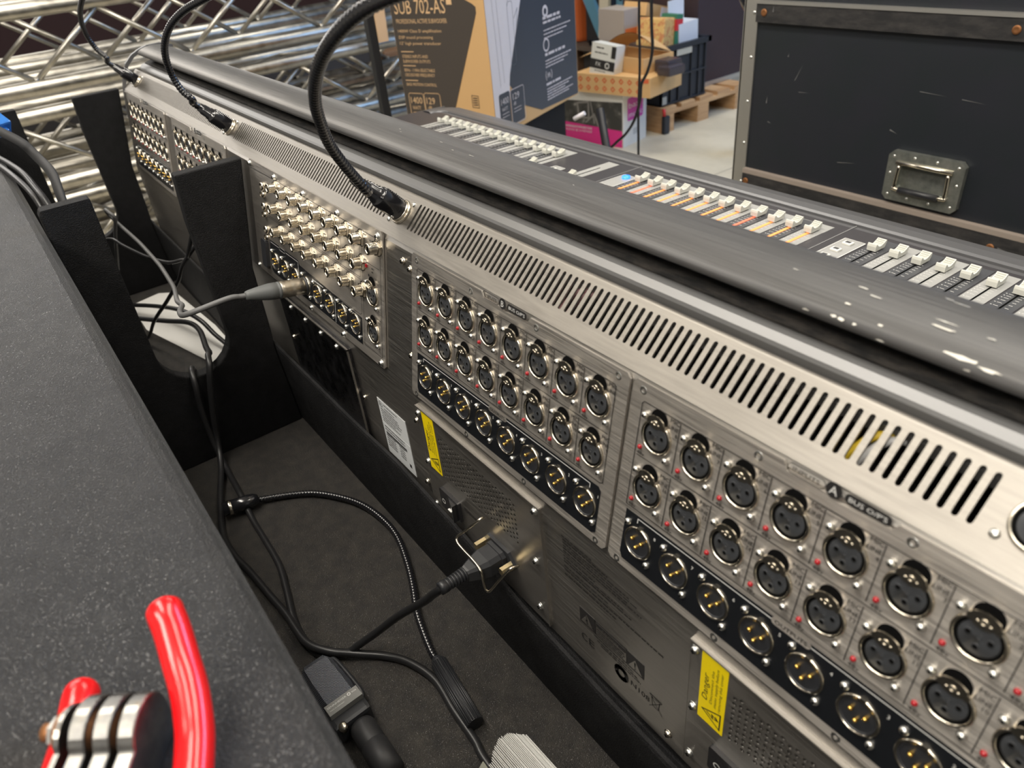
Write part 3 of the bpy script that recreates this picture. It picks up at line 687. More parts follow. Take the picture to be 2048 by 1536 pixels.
    i_.M = None; i_.build('hex_standoffs', mat('brass_standoff', (0.80, 0.66, 0.40), 0.3, 1.0), P)
    return P, cx, cz_, t
P1, icx, icz, it = psu(-.0205, 1, True); P2, _, _, _ = psu(.3220, 2, True)
# sticker
mb = MB(); mb.box((-.1205, -.2345, .0001), (-.0590, -.1925, .0004)); mb.box((-.1205, -.1915, .0001), (-.0590, -.1598, .0004)); st = lpart(mb, 'rating_label', WLAB)
p = MB()
p.lathe([(.0040, .0006), (.0034, .0006)], (-.1140, -.1655, 0), seg=16); text(p, 'R', -.1155, -.1675, .0038, z=.0006)
for k_, (z_, w_) in enumerate([(-.1640, .030), (-.1690, .022), (-.1725, .038), (-.1755, .040), (-.1785, .044), (-.1820, .042), (-.1850, .030), (-.1880, .038)]): words(p, -.1070 if k_ < 2 else -.1160, z_, w_, .0011, .0006, seed=k_)
for k_, z_ in enumerate([-.1960, -.2000, -.2085, -.2120, -.2155, -.2190, -.2225]):
    words(p, -.1160, z_, .044 if k_ < 2 else .020, .0013, .0006, seed=20+k_); words(p, -.0880, z_, .012, .0012, .0006, seed=40+k_)
for k_ in range(38): p.box((-.1150+k_*.0012, -.2065, .0005), (-.1150+k_*.0012+(.0005 if k_ % 3 else .0008), -.2025, .0006))
p.box((-.070, -.2265, .0005), (-.066, -.2220, .0006)); p.build('label_print', INK, st)
# regulatory printing on the bare steel
p = MB(); q = .0003
for k_, (x_, z_, w_) in enumerate([(.192, -.1285, .034), (.193, -.1320, .050), (.193, -.1350, .072), (.193, -.1380, .080), (.193, -.1410, .070), (.193, -.1440, .084), (.193, -.1490, .036), (.193, -.1525, .066), (.193, -.1555, .074), (.193, -.1605, .050), (.193, -.1650, .105), (.193, -.1700, .058)]): words(p, x_, z_, w_, .0012, q, seed=60+k_)
tri = lambda cx, cz_, s: [(cx-s, cz_-s*.8), (cx+s, cz_-s*.8), (cx, cz_+s*.9)]
def fr(x0, x1, z0, z1): 
    p.box((x0, z0, 0), (x1, z1, q))
fr(.2090, .2265, -.2105, -.1935); fr(.2625, .2800, -.2105, -.1935); line2(p, [(.2272, -.2098), (.2618, -.2098), (.2618, -.1942), (.2272, -.1942)], .0009, q, closed=True)
fr(.2285, .2605, -.1995, -.1955); words(p, .2290, -.2030, .030, .0009, q, seed=90); words(p, .2290, -.2055, .031, .0009, q, seed=91); words(p, .2290, -.2080, .029, .0009, q, seed=92)
for k_ in range(3): words(p, .2250+k_*.004, -.2140-k_*.0028, .044, .0010, q, seed=95+k_)
text(p, 'C', .2095, -.2320, .0085, .0072, z=q); text(p, 'E', .2185, -.2320, .0085, .0066, z=q)
c_ = [(.2560+.0055*math.cos(math.radians(a)), -.2290+.0060*math.sin(math.radians(a))) for a in range(20, 341, 20)]; line2(p, c_, .0042, q)
text(p, 'N108', .2665, -.2315, .0058, .0195, z=q)
line2(p, [(.2880, -.2210), (.2960, -.2210), (.2950, -.2310), (.2892, -.2310)], .0006, q, closed=True); line2(p, [(.2860, -.2190), (.2985, -.2345)], .0005, q); line2(p, [(.2985, -.2190), (.2860, -.2345)], .0005, q); line2(p, [(.2870, -.2190), (.2975, -.2190)], .0010, q)
lpart(p, 'regulatory_print', INK)
p = MB(); q = .0006
for cx in (.2178, .2712):
    p.add([(a, b, q) for a, b in tri(cx, -.2028, .0072)], [(0, 1, 2)])
lpart(p, 'warning_triangles', STEEL)
p = MB(); line2(p, [(.2172, -.1985), (.2184, -.2025), (.2172, -.2030), (.2184, -.2070)], .0009, .0009); text(p, '!', .2712, -.2075, .0085, align='c', z=.0009); text(p, 'CAUTION', .2445, -.1988, .0026, .018, 'c', z=.0009, mi=1); lpart(p, 'warning_symbols', [INK, STEEL])
# sockets on the vent strip (gooseneck lamp sockets)
def lampsock(x):
    M = CI @ SF(x, .0255, .0003)
    if fproto: dup_part(fproto[0], con, M, [s_ for s_ in fproto[1] if s_.name.split('.')[0] in ('socket_insert', 'socket_well')])
for x in (.4545, -.0715, -.5415, -1.064): lampsock(x)
mb = MB()
for x in (.4545, -.0715, -.5415, -1.064):
    for dx, dy in ((-.0125, -.0105), (.0115, .0105)):
        mb.M = SF(x+dx, .0255+dy, 0); mb.lathe([(0, .0016), (.0014, .0015), (.0021, .0009), (.0024, 0)], seg=12)
cpart(mb, 'lamp_socket_screws', ZINC)
# interior seen through the slots
mb = MB(); mb.profx([(0.004, 0.0), (0.010, 0.026), (0.040, 0.05), (0.058, 0.044), (0.05, -.02)][::-1], X0+.01, X1-.01); cpart(mb, 'inner_chassis', HOLE) if False else None
mb = MB()
for x0_, c_ in ((.365, 0), (.371, 1), (.1475, 2), (.155, 2)): mb.tube(spline([(x0_, .012, .010), (x0_+.004, .022, .030), (x0_+.014, .034, .046), (x0_+.03, .05, .040)], 4), .0022, 6, c_)
cpart(mb, 'internal_wires', [mat('yellow_wire', (.6, .42, .02), .5), mat('white_wire', (.5, .5, .5), .5), mat('mauve_wire', (.25, .12, .13), .5)])
# ------------------------------------------------------------------ the console's case (tray, side wall, dividers)
TF_Z = -0.3664
case = empty('console_case', (-0.1, 0.1, FLOOR), 'black textured road case tray that holds the mixing console, with slotted dividers', 'road case')
KI = Matrix.Translation((0.1, -0.1, -FLOOR))
def kpart(mb, name, mats, bev=0.0):
    o = mb.build(name, mats, case, KI)
    if bev:
        m = o.modifiers.new('b', 'BEVEL'); m.width = bev; m.segments = 3; m.limit_method = 'ANGLE'; m.angle_limit = math.radians(40); m.harden_normals = False
    return o
mb = MB(); mb.box((-1.166, -0.25, -0.40), (1.05, -0.018, TF_Z)); kpart(mb, 'tray_floor', TRAYP)
mb = MB(); wp = [(-0.62, -0.42), (-0.235, -0.42), (-0.235, -0.0030), (-0.2375, 0.0042), (-0.2455, 0.0078), (-0.62, 0.0078)]
mb.profx(wp[::-1] if False else wp, -1.185, 1.05); kpart(mb, 'side_wall', CASEP, .003)
# cushioned ledge in front of the console's lower panel
xs = [-1.165, -.38, -.22, -.09, .04, .14, .24, .31, 1.05]; zs = [-.232, -.232, -.232, -.2275, -.2395, -.2595, -.267, -.268, -.272]
mb = MB()
vs = []
for x, z in zip(xs, zs): vs += [(x, -0.0225, TF_Z-.01), (x, -0.0300, z-.004), (x, -0.0290, z), (x, -0.0258, z), (x, -0.0250, z-.004), (x, -0.0195, -.266 if z > -.262 else z-.008), (x, 0.60, -.266 if z > -.262 else z-.008), (x, 0.60, TF_Z-.01)]
n = 8
mb.add(vs, [(i*n+j, (i+1)*n+j, (i+1)*n+(j+1) % n, i*n+(j+1) % n) for i in range(len(xs)-1) for j in range(n)], 0)
mb.add(vs[:n], [tuple(range(n))]); mb.add(vs[-n:], [tuple(range(n-1, -1, -1))]); kpart(mb, 'cushioned_ledge', FELT)
def divider(x1, x0, right):
    pts = [(-0.2345, TF_Z), (right[-1][0], TF_Z)]+list(reversed(right))
    U = [(-0.0830, 0.030), (-0.0868, -0.03), (-0.0850, -0.185)]+[( -0.133+0.048*math.cos(math.radians(a)), -0.185-0.0485*math.sin(math.radians(a))) for a in range(15, 180, 15)]+[(-0.181, -0.185), (-0.1800, -0.04), (-0.1790, 0.030)]
    pts = pts+U+[(-0.2315, 0.030), (-0.2345, 0.024)]
    mb = MB(); mb.profx(pts, x0, x1)
    # ngon caps are concave: rebuild caps by triangulation
    return mb
rightA = [(0.0007, 0.030), (-0.0265, -0.112), (-0.0285, -0.2), (-0.0305, -.24), (-0.0240, TF_Z)]
for (a, b) in ((-0.447, -0.4665), (-1.142, -1.161)):
    o = kpart(divider(a, b, rightA), 'slotted_divider', CASED, .0022)
    bm = bmesh.new(); bm.from_mesh(o.data); bmesh.ops.triangulate(bm, faces=[f for f in bm.faces if len(f.verts) > 8]); bmesh.ops.recalc_face_normals(bm, faces=bm.faces); bm.to_mesh(o.data); bm.free()
mb = MB(); mb.box((-1.185, -0.62, -.90), (1.05, 0.80, -.40)); mb.box((-1.165, -.018, -.40), (1.05, .79, -.372)); kpart(mb, 'lower_case_body', CASED)
for x in (-1.05, .92):
    for y in (-.50, .68):
        mb = MB(); mb.box((x-.05, y-.04, -.906), (x+.05, y+.04, -.898)); mb.cyl((x-.02, y, FLOOR+.05), (x+.02, y, FLOOR+.05), .0495, 24); mb.box((x-.03, y-.012, FLOOR+.04), (x-.024, y+.012, -.90)); mb.box((x+.024, y-.012, FLOOR+.04), (x+.03, y+.012, -.90)); kpart(mb, 'caster', BLKP)
# white sheet lying in the far bay
mb = MB(); z = TF_Z+.0012
mb.prism([(-1.085, -.135), (-.945, -.1375), (-.76, -.0895), (-.62, -.052), (-.62, -.029), (-.86, -.029), (-1.075, -.046), (-1.10, -.075)], z, z+.0012)
tag(mb.build('paper_sheet', PAPER), 'white sheet lying on the tray floor in the far bay, seen through the divider slot', 'sheet of paper')
# ------------------------------------------------------------------ gooseneck lamps
def chain(a, b): return b
def gooseneck(name, label, base, neck, group):
    x = base; F_ = SF(x, .0255, .0015); O = F_.translation.copy()
    e = empty(name, O, label, 'gooseneck lamp', group); I = Matrix.Translation(-O)
    b = MB(); b.M = F_
    b.lathe([(0, -.004), (.0092, -.004), (.0094, .001), (.0096, .006), (.0096, .026), (.0085, .0275), (.0078, .0275), (.0078, .031), (.0068, .0315), (.0066, .040), (.0056, .0405), (.0052, .045), (0, .045)], seg=24)
    for k in range(9): b.box((-.0012+.0, .0090, .004+k*.0022), (.0012, .0104, .005+k*.0022))
    b.box((-.0095, -.0012, .0285), (-.0060, .0012, .040)); b.build('xlr_plug', GLOSSB, e, I)
    r_ = MB(); r_.M = F_; r_.lathe([(.0098, 0), (.0104, .0004), (.0104, .0022), (.0097, .0026)], seg=28); r_.build('plug_ring', NICKEL, e, I)
    sc = MB(); sc.M = F_@Matrix.Translation((.0045, -.0085, .0075)); sc.lathe([(0, .0), (.0017, 0)], (0, -.0003, 0), (0, -1, 0), 10) if False else sc.lathe([(.0016, 0), (.0014, .0009), (0, .0009)], (0, 0, 0), (.47, -.88, 0), 10); sc.build('plug_screw', ZINC, e, I)
    start = F_ @ Vector((0, 0, .043)); tip = F_ @ Vector((0, 0, .054))
    P = spline([start, tip]+[Vector(p) for p in neck], 26)
    # resample finely for the spiral winding
    L = [0]
    for i in range(1, len(P)): L.append(L[-1]+(P[i]-P[i-1]).length)
    step = .00095; m = int(L[-1]/step); Q = []; j = 0
    for k in range(m+1):
        s_ = k*step
        while j < len(L)-2 and L[j+1] < s_: j += 1
        t = (s_-L[j])/max(L[j+1]-L[j], 1e-9); Q.append(P[j].lerp(P[j+1], t))
    nb = MB(); nb.tube(Q, .0043, 12, rf=lambda i: .00445 if i % 4 < 2 else (.0042 if i % 4 == 2 else .0038)); nb.build('flexible_neck', GLOSSB, e, I)
    d = (P[-1]-P[-3]).normalized(); h = MB(); h.lathe([(0, -.002), (.0060, -.002), (.0075, .004), (.0075, .062), (.006, .066), (0, .066)], P[-1], d, 20)
    for k in range(10):
        a = 2*math.pi*k/10
    h.build('lamp_head', BLKP, e, I); return e
NG = 'gooseneck lamps plugged into the console'
gooseneck('gooseneck_lamp', 'gooseneck console lamp nearest the camera, thick coiled black neck curving up over the rail', -.0715,
  [(-0.0468, -.0150, .0830), (-.0385, -.0255, .0975), (-.0290, -.0372, .1142), (-.0161, -.0501, .1352), (.0029, -.0607, .1567), (.0247, -.0693, .1764), (.0545, -.0763, .1963), (.0826, -.0794, .2124), (.1085, -.0792, .2251), (.1294, -.0751, .2346), (.1467, -.0678, .2405), (.1641, -.0589, .2439), (.19, -.045, .246)], NG)
def dep3(l): return l
gooseneck('gooseneck_lamp', 'gooseneck console lamp in the middle of the three plugged into the rear of the console', -.5415,
  [(-0.5282, -0.016, 0.0934), (-0.5352, -0.0234, 0.1051), (-0.5384, -0.0282, 0.123), (-0.5287, -0.0313, 0.1443), (-0.5144, -0.0295, 0.1637), (-0.4952, -0.0225, 0.1813), (-0.47, -0.01, 0.1959), (-0.4401, 0.0046, 0.2062), (-0.4056, 0.0247, 0.2154), (-0.3804, 0.0448, 0.2181)], NG)
gooseneck('gooseneck_lamp', 'farthest and smallest gooseneck console lamp, at the far end of the vent strip', -1.064,
  [(-1.06, -0.0133, 0.0954), (-1.0714, -0.0228, 0.1109), (-1.0677, -0.0303, 0.1359), (-1.0476, -0.032, 0.1633), (-1.0205, -0.0239, 0.1898), (-0.9976, -0.0076, 0.2103), (-0.9804, 0.0194, 0.2287)], NG)
# ------------------------------------------------------------------ loose gooseneck lamp lying in the tray
e = empty('gooseneck_lamp', (-.2, -.1, TF_Z), 'unplugged gooseneck lamp lying on the tray floor, ribbed head pointing to the paper stack', 'gooseneck lamp'); I = Matrix.Translation((.2, .1, -TF_Z))
z = TF_Z+.0052
P = spline([(-.300, -.150, z+.004), (-.302, -.143, z+.002), (-.285, -.108, z), (-.264, -.081, z), (-.228, -.056, z), (-.194, -.042, z), (-.153, -.036, z), (-.117, -.038, z), (-.072, -.050, z), (-.037, -.063, z), (-.007, -.076, z), (.020, -.084, z), (.048, -.0905, z), (.064, -.092, z+.002)], 40)
L = [0]
for i in range(1, len(P)): L.append(L[-1]+(P[i]-P[i-1]).length)
Q = []; j = 0
for k in range(int(L[-1]/.00105)+1):
    s_ = k*.00105
    while j < len(L)-2 and L[j+1] < s_: j += 1
    Q.append(P[j].lerp(P[j+1], (s_-L[j])/max(L[j+1]-L[j], 1e-9)))
mb = MB(); mb.tube(Q, .004, 12, rf=lambda i: .0044 if i % 4 < 2 else .0039); mb.build('flexible_neck', GLOSSB, e, I)
mb = MB(); a = Vector((.062, -.0918, TF_Z+.0085)); d = (Vector((.143, -.1005, TF_Z+.0085))-a).normalized()
mb.lathe([(0, -.002), (.0052, -.002), (.0068, .002), (.0078, .003), (.0078, .082), (0, .082)], a, d, 20, smooth=False)
q = d.orthogonal().normalized(); w = d.cross(q)
for k in range(20):
    an = 2*math.pi*k/20; o = q*math.cos(an)+w*math.sin(an); mb.tube([a+o*.0076+d*.004, a+o*.0076+d*.0815], .0011, 5)
mb.build('lamp_head', BLKP, e, I)
mb = MB(); mb.lathe([(0, -.045), (.0094, -.045), (.0096, -.012), (.0085, -.006), (.0065, -.001), (.0052, 0)], (-.300, -.146, TF_Z+.0125), (.10, .95, -.10), 20); mb.build('xlr_plug', GLOSSB, e, I)
mb = MB(); mb.lathe([(.0097, -.038), (.0100, -.037), (.0100, -.0345), (.0097, -.034)], (-.300, -.146, TF_Z+.0125), (.10, .95, -.10), 20); mb.build('plug_ring', NICKEL, e, I)

# ------------------------------------------------------------------ power lead, with plug and retaining wire on the inlet
e = empty('power_lead', (icx, -.0650, icz), 'black mains power lead plugged into the console inlet, running to the divider slot', 'power cable'); I = Matrix.Translation((-icx, .0650, -icz))
F_ = LF(icx, icz, it+.0034)
b = MB(); b.M = F_
def sec(w, h, ch, z): return [(-w, -h, z), (w, -h, z), (w, h-ch, z), (w-ch, h, z), (-w+ch, h, z), (-w, h-ch, z)]
secs = [sec(.0135, .0095, .004, 0), sec(.0135, .0095, .004, .004), sec(.0120, .0085, .0035, .0045), sec(.0122, .0085, .0035, .016), sec(.0100, .0075, .003, .024), sec(.0062, .0060, .002, .034), sec(.0055, .0055, .002, .036)]
vs = [p for s_ in secs for p in s_]; b.add(vs, [(i*6+j, i*6+(j+1) % 6, (i+1)*6+(j+1) % 6, (i+1)*6+j) for i in range(6) for j in range(6)]); b.add(secs[0], [tuple(range(5, -1, -1))]); b.add(secs[-1], [tuple(range(6))])
for k in range(7): b.lathe([(.0048, .036+k*.0029), (.0068-.0002*k, .0364+k*.0029), (.0068-.0002*k, .0378+k*.0029), (.0048, .0384+k*.0029)], seg=18)
b.lathe([(.0052, .0555), (.0060, .0558), (.0060, .0625), (.0045, .0630), (0, .063)], seg=18); b.lathe([(.0047, .034), (.0047, .058)], seg=14)
b.build('moulded_plug', BLKP, e, I)
pm = MB(); pm.M = F_ @ Matrix.Translation((0, .0084, 0)) @ Matrix.Rotation(math.radians(-90), 4, 'X'); 
for k in range(5): words(pm, -.0060, -.0190+k*.0026, .012, .0008, .0003, seed=k+100)
pm.build('moulded_lettering', INK, e, I) if False else None
cz_ = TF_Z+.0040
pw = spline([(icx, LY-.060, icz), (.1002, -.0875, -.2195), (.0904, -.0915, -.232), (.0771, -.0965, -.250), (.0431, -.1125, -.290), (.0173, -.1285, -.325), (.0003, -.1460, -.348), (-.0091, -.1607, cz_+.002), (-.022, -.179, cz_), (-.046, -.1865, cz_), (-.087, -.186, cz_), (-.134, -.176, cz_), (-.177, -.168, cz_), (-.229, -.166, cz_), (-.276, -.165, cz_), (-.323, -.162, cz_+.0085), (-.373, -.159, cz_+.004), (-.415, -.157, cz_+.012), (-.430, -.157, -.324), (-.435, -.155, -.273), (-.436, -.151, -.243), (-.445, -.148, -.2285), (-.458, -.145, -.2262), (-.475, -.141, -.234), (-.490, -.138, -.262), (-.53, -.135, -.31), (-.60, -.15, cz_+.003), (-.72, -.185, cz_), (-.85, -.21, cz_)], 8)
mb = MB(); mb.tube(pw, .0040, 12); mb.build('cable', RUB, e, I)
# retaining wire belongs to the console inlet
mb = MB(); mb.tube(spline([(.0850, LY-.006, -.1850), (.0900, -.0329, -.1790), (.0785, -.0440, -.1950), (.0735, -.0500, -.2015), (.0760, -.0525, -.2050), (.0860, -.0529, -.2065), (.1019, -.0529, -.2070), (.1115, -.0529, -.2100), (.1140, -.0529, -.2150), (.1118, -.0509, -.2340), (.1125, -.0500, -.2395), (.1160, -.0485, -.2385), (.1250, -.0420, -.2210), (.1335, -.0349, -.2050), (.1330, -.0260, -.2080)], 5), .0013, 8); mb.build('retaining_wire', NICKEL, con, CI)

# ------------------------------------------------------------------ second black lead across the tray floor
bz = TF_Z+.0042
pb = spline([(.230, -.112, bz), (.175, -.112, bz), (.154, -.109, bz), (.117, -.1075, bz), (.077, -.1045, bz), (.043, -.114, bz), (.019, -.130, bz), (-.002, -.1545, bz+.004), (-.020, -.176, bz+.009), (-.046, -.1885, bz+.0085), (-.099, -.190, bz+.002), (-.14, -.194, bz), (-.189, -.199, bz), (-.222, -.204, bz), (-.251, -.2055, bz), (-.281, -.203, bz), (-.34, -.186, bz+.002), (-.40, -.163, bz+.010), (-.428, -.152, -.330), (-.431, -.143, -.285), (-.432, -.132, -.240), (-.438, -.124, -.218), (-.456, -.1185, -.2130), (-.476, -.113, -.220), (-.520, -.108, -.232), (-.62, -.094, -.25), (-.705, -.095, -.27), (-.809, -.115, -.30), (-.902, -.144, -.32), (-.968, -.169, -.33), (-1.06, -.205, -.35)], 8)
mb = MB(); mb.tube(pb, .0042, 12); tag(mb.build('black_lead', RUB), 'black lead running from under the paper stack along the tray and over the divider slot', 'cable')
mb = MB(); mb.tube(spline([(-.62, -.034, -.352), (-.70, -.045, -.338), (-.752, -.053, -.33), (-.785, -.063, -.31), (-.855, -.079, -.31), (-.959, -.106, -.33), (-1.027, -.139, -.34), (-1.10, -.175, -.35)], 8), .0042, 10); tag(mb.build('black_lead', RUB), 'black lead arching over the white sheet in the far bay', 'cable')
mb = MB(); mb.tube(spline([(-.50, -.060, -.035), (-.505, -.066, -.045), (-.545, -.082, -.10), (-.60, -.080, -.13), (-.634, -.079, -.14), (-.698, -.091, -.16), (-.785, -.108, -.17), (-.861, -.124, -.17), (-.921, -.135, -.17), (-1.00, -.15, -.2), (-1.06, -.16, -.26), (-1.09, -.17, -.35)], 8), .0028, 10); tag(mb.build('thin_lead', RUB), 'thin black lead drooping in a U behind the near divider leg', 'cable')
mb = MB(); mb.tube(spline([(-.53, -.055, -.075), (-.568, -.088, -.12), (-.613, -.097, -.16), (-.701, -.111, -.22), (-.781, -.133, -.28), (-.865, -.149, -.345), (-.93, -.17, -.360)], 8), .0030, 10); tag(mb.build('thin_lead', RUB), 'thin black lead running straight down across the white sheet', 'cable')
# ------------------------------------------------------------------ grey microphone cable with silver connector
B4 = PF(-.3655+3*.0320, -.0815, .0025); O = B4.translation.copy()
e = empty('microphone_cable', O, 'grey microphone cable with silver connector plugged into the jack panel outputs', 'cable'); I = Matrix.Translation(-O)
s_ = MB(); s_.M = B4; s_.lathe([(.0086, -.006), (.0094, .0005), (.0094, .0030), (.0098, .0032), (.0098, .018), (.0096, .0185), (.0098, .020), (.0096, .0215), (.0098, .023), (.0096, .0245), (.0098, .026), (.0098, .031), (.0094, .0315)], seg=28); s_.build('metal_shell', SATN, e, I)
s_ = MB(); s_.M = B4; s_.lathe([(.0094, .0310), (.0097, .0312), (.0097, .0335), (.0094, .0337), (.0094, .0355), (.0096, .0357), (.0094, .044), (.0086, .050), (.0072, .0585), (.0056, .067), (.0045, .070), (.0033, .0705), (0, .0705)], seg=28); s_.lathe([(.0100, .0005), (.0102, .001), (.0102, .0028), (.0095, .003)], seg=24, mi=1); s_.build('strain_relief_boot', [BOOTG, BLKP], e, I)
ax = [B4 @ Vector((0, 0, k)) for k in (.066, .076, .090)]
gp = spline(ax+[(-.285, -.148, -.071), (-.320, -.150, -.083), (-.365, -.142, -.0970), (-.400, -.134, -.1080), (-.450, -.131, -.1220), (-.510, -.121, -.1290), (-.580, -.114, -.1400), (-.652, -.109, -.1450), (-.725, -.107, -.1500), (-.797, -.107, -.1510), (-.860, -.110, -.150), (-.913, -.114, -.147), (-.936, -.118, -.140), (-.940, -.122, -.130), (-.925, -.124, -.120), (-.905, -.122, -.121), (-.900, -.118, -.132), (-.93, -.125, -.17), (-1.0, -.14, -.26), (-1.06, -.16, -.345)], 9)
mb = MB(); mb.tube(gp, .0031, 10); mb.build('cable', GRUB, e, I)
# ------------------------------------------------------------------ black straps and leads at the far left
mb = MB()
def strap(pts, w, t):
    P = spline(pts, 6); n = len(P); vs = []
    for i in range(n):
        T = (P[min(i+1, n-1)]-P[max(i-1, 0)]).normalized(); s1 = T.cross(Vector((0, -.6, .8))).normalized(); up_ = s1.cross(T)
        for a, b in ((-1, -1), (1, -1), (1, 1), (-1, 1)): vs.append(P[i]+s1*a*w/2+up_*b*t/2)
    mb.add(vs, [(i*4+j, (i+1)*4+j, (i+1)*4+(j+1) % 4, i*4+(j+1) % 4) for i in range(n-1) for j in range(4)], 0, True); mb.add(vs[:4], [(0, 1, 2, 3)]); mb.add(vs[-4:], [(3, 2, 1, 0)])
strap([(-.86, -.245, .070), (-.80, -.235, .069), (-.75, -.222, .063), (-.72, -.208, .052), (-.70, -.200, .037), (-.62, -.195, .028), (-.57, -.199, .012), (-.545, -.203, -.03), (-.54, -.205, -.10)], .012, .004)
tag(mb.build('strap', mat('black_webbing', (.016, .016, .017), .65)), 'wide black strap draped over the far left divider leg', 'strap')
mb = MB(); mb.tube(spline([(-.95, -.245, .0125), (-.881, -.242, .0125), (-.802, -.232, .014), (-.721, -.223, .014), (-.643, -.219, .010), (-.586, -.216, .001), (-.54, -.213, -.03), (-.50, -.211, -.09)], 8), .0042, 10); tag(mb.build('black_lead', RUB), 'black lead lying along the top inner edge of the case wall at the far left', 'cable')
mb = MB(); mb.tube(spline([(-.93, -.256, .012), (-.835, -.247, .012), (-.741, -.237, .013), (-.653, -.2275, .008), (-.60, -.224, -.004), (-.56, -.222, -.05)], 8), .0040, 10); tag(mb.build('black_lead', RUB), 'outer black lead of the pair lying on the case wall at far left', 'cable')
mb = MB(); mb.M = Matrix.Translation((-.806, -.226, .070)) @ Matrix.Rotation(.5, 4, 'Z') @ Matrix.Rotation(.6, 4, 'Y'); mb.bbox((-.018, -.010, -.012), (.018, .012, .012), .003); mb.bbox((-.024, -.004, -.004), (.024, .004, .004), .002)
m = mat('blue_translucent_plastic', (.05, .22, .62), .15); m.node_tree.nodes['Principled BSDF'].inputs['Transmission Weight'].default_value = .3
tag(mb.build('plastic_clip', m), 'shiny blue plastic clip at the far left frame edge', 'clip')
# ------------------------------------------------------------------ microphone lying in the tray
e = empty('microphone', (.03, -.20, TF_Z), 'flat-headed black microphone with woven mesh grille lying in the tray', 'microphone'); I = Matrix.Translation((-.03, .20, -TF_Z))
ax_ = Vector((.070, .004, 0)).normalized(); ay_ = Vector((-ax_.y, ax_.x, 0)); MF = frame(ax_, ay_, (0, 0, 1), (-.006, -.194, TF_Z+.002))
hd = MB(); hd.M = MF; W_ = .019
sect = lambda x, w, h: [(x, -w, h*.12), (x, -w*.9, h*.75), (x, -w*.65, h), (x, w*.65, h), (x, w*.9, h*.75), (x, w, h*.12), (x, w*.8, 0), (x, -w*.8, 0)]
S_ = [sect(0, .012, .020), sect(.003, .016, .028), (sect(.009, .0185, .031)), sect(.045, .0200, .032), sect(.060, .0195, .0315)]
vs = [p for s2 in S_ for p in s2]; hd.add(vs, [(i*8+j, (i+1)*8+j, (i+1)*8+(j+1) % 8, i*8+(j+1) % 8) for i in range(4) for j in range(8)], 0, False); hd.add(S_[0], [tuple(range(8))]); hd.add(S_[-1], [tuple(range(7, -1, -1))])
GR = mat('woven_mesh', (.03, .035, .045), .3, .6)
N, Lk, bs = nodes(GR); mp = coords(GR, (1, 1, 1)); wv = N.new('ShaderNodeTexBrick'); wv.inputs['Scale'].default_value = 1.0
mp.inputs['Scale'].default_value = (520, 520, 520); wv.inputs['Mortar Size'].default_value = .16; wv.inputs['Brick Width'].default_value = .9; wv.inputs['Row Height'].default_value = .55
wv.inputs['Color1'].default_value = (.42, .44, .50, 1); wv.inputs['Color2'].default_value = (.34, .38, .46, 1); wv.inputs['Mortar'].default_value = (.004, .005, .008, 1)
Lk.new(mp.outputs[0], wv.inputs['Vector']); Lk.new(wv.outputs['Color'], bs.inputs['Base Color']); bp_ = N.new('ShaderNodeBump'); bp_.inputs['Strength'].default_value = .7; bp_.inputs['Distance'].default_value = .0006; bp_.invert = True; Lk.new(wv.outputs['Fac'], bp_.inputs['Height']); Lk.new(bp_.outputs[0], bs.inputs['Normal'])
hd.build('mesh_grille', GR, e, I)
fr_ = MB(); fr_.M = MF; fr_.tube(spline([(.004, .0165, .016), (.012, .0195, .018), (.045, .0210, .018), (.060, .0205, .017), (.066, .016, .014)], 5), .0024, 8); fr_.tube(spline([(.004, -.0165, .016), (.012, -.0195, .018), (.045, -.0210, .018), (.060, -.0205, .017), (.066, -.016, .014)], 5), .0024, 8)
fr_.bbox((.058, -.019, .002), (.084, .019, .026), .004); fr_.build('side_frame', BLKP, e, I)
bd = MB(); bd.M = MF; bd.box((.0595, -.0165, .0262), (.0720, .0175, .0325)); bd.build('badge', mat('grey_badge', (.20, .20, .19), .4, .3), e, I)
tx = MB(); tx.M = MF @ Matrix.Translation((.0700, -.015, .0328)) @ Matrix.Rotation(math.radians(90), 4, 'Z')
text(tx, 'SENNHEISER', .000, .0055, .0020, .0200); tx.lathe([(.0018, 0), (.0009, 0)], (.0228, .0065, 0), seg=12); text(tx, '906', .0255, .0055, .0018, .0050); text(tx, 'MADE IN GERMANY', .001, .0018, .0012, .0150); tx.build('badge_lettering', WINK, e, I)
hn = MB(); hn.M = MF; hn.lathe([(0, 0), (.0110, 0), (.0125, .004), (.0125, .024), (.0122, .0245), (.0122, .026), (.0128, .0265), (.0128, .058), (0, .058)], (.086, .004, .0135), (.95, -.05, 0), 22); hn.build('clip_holder', mat('rubbery_black', (.028, .028, .030), .5), e, I)
sc = MB(); sc.M = MF; sc.lathe([(0, .0), (.0045, 0), (.0045, .006), (.003, .007), (0, .007)], (.083, -.010, .020), (0, -.3, 1), 12); sc.build('thumb_screw', NICKEL, e, I)
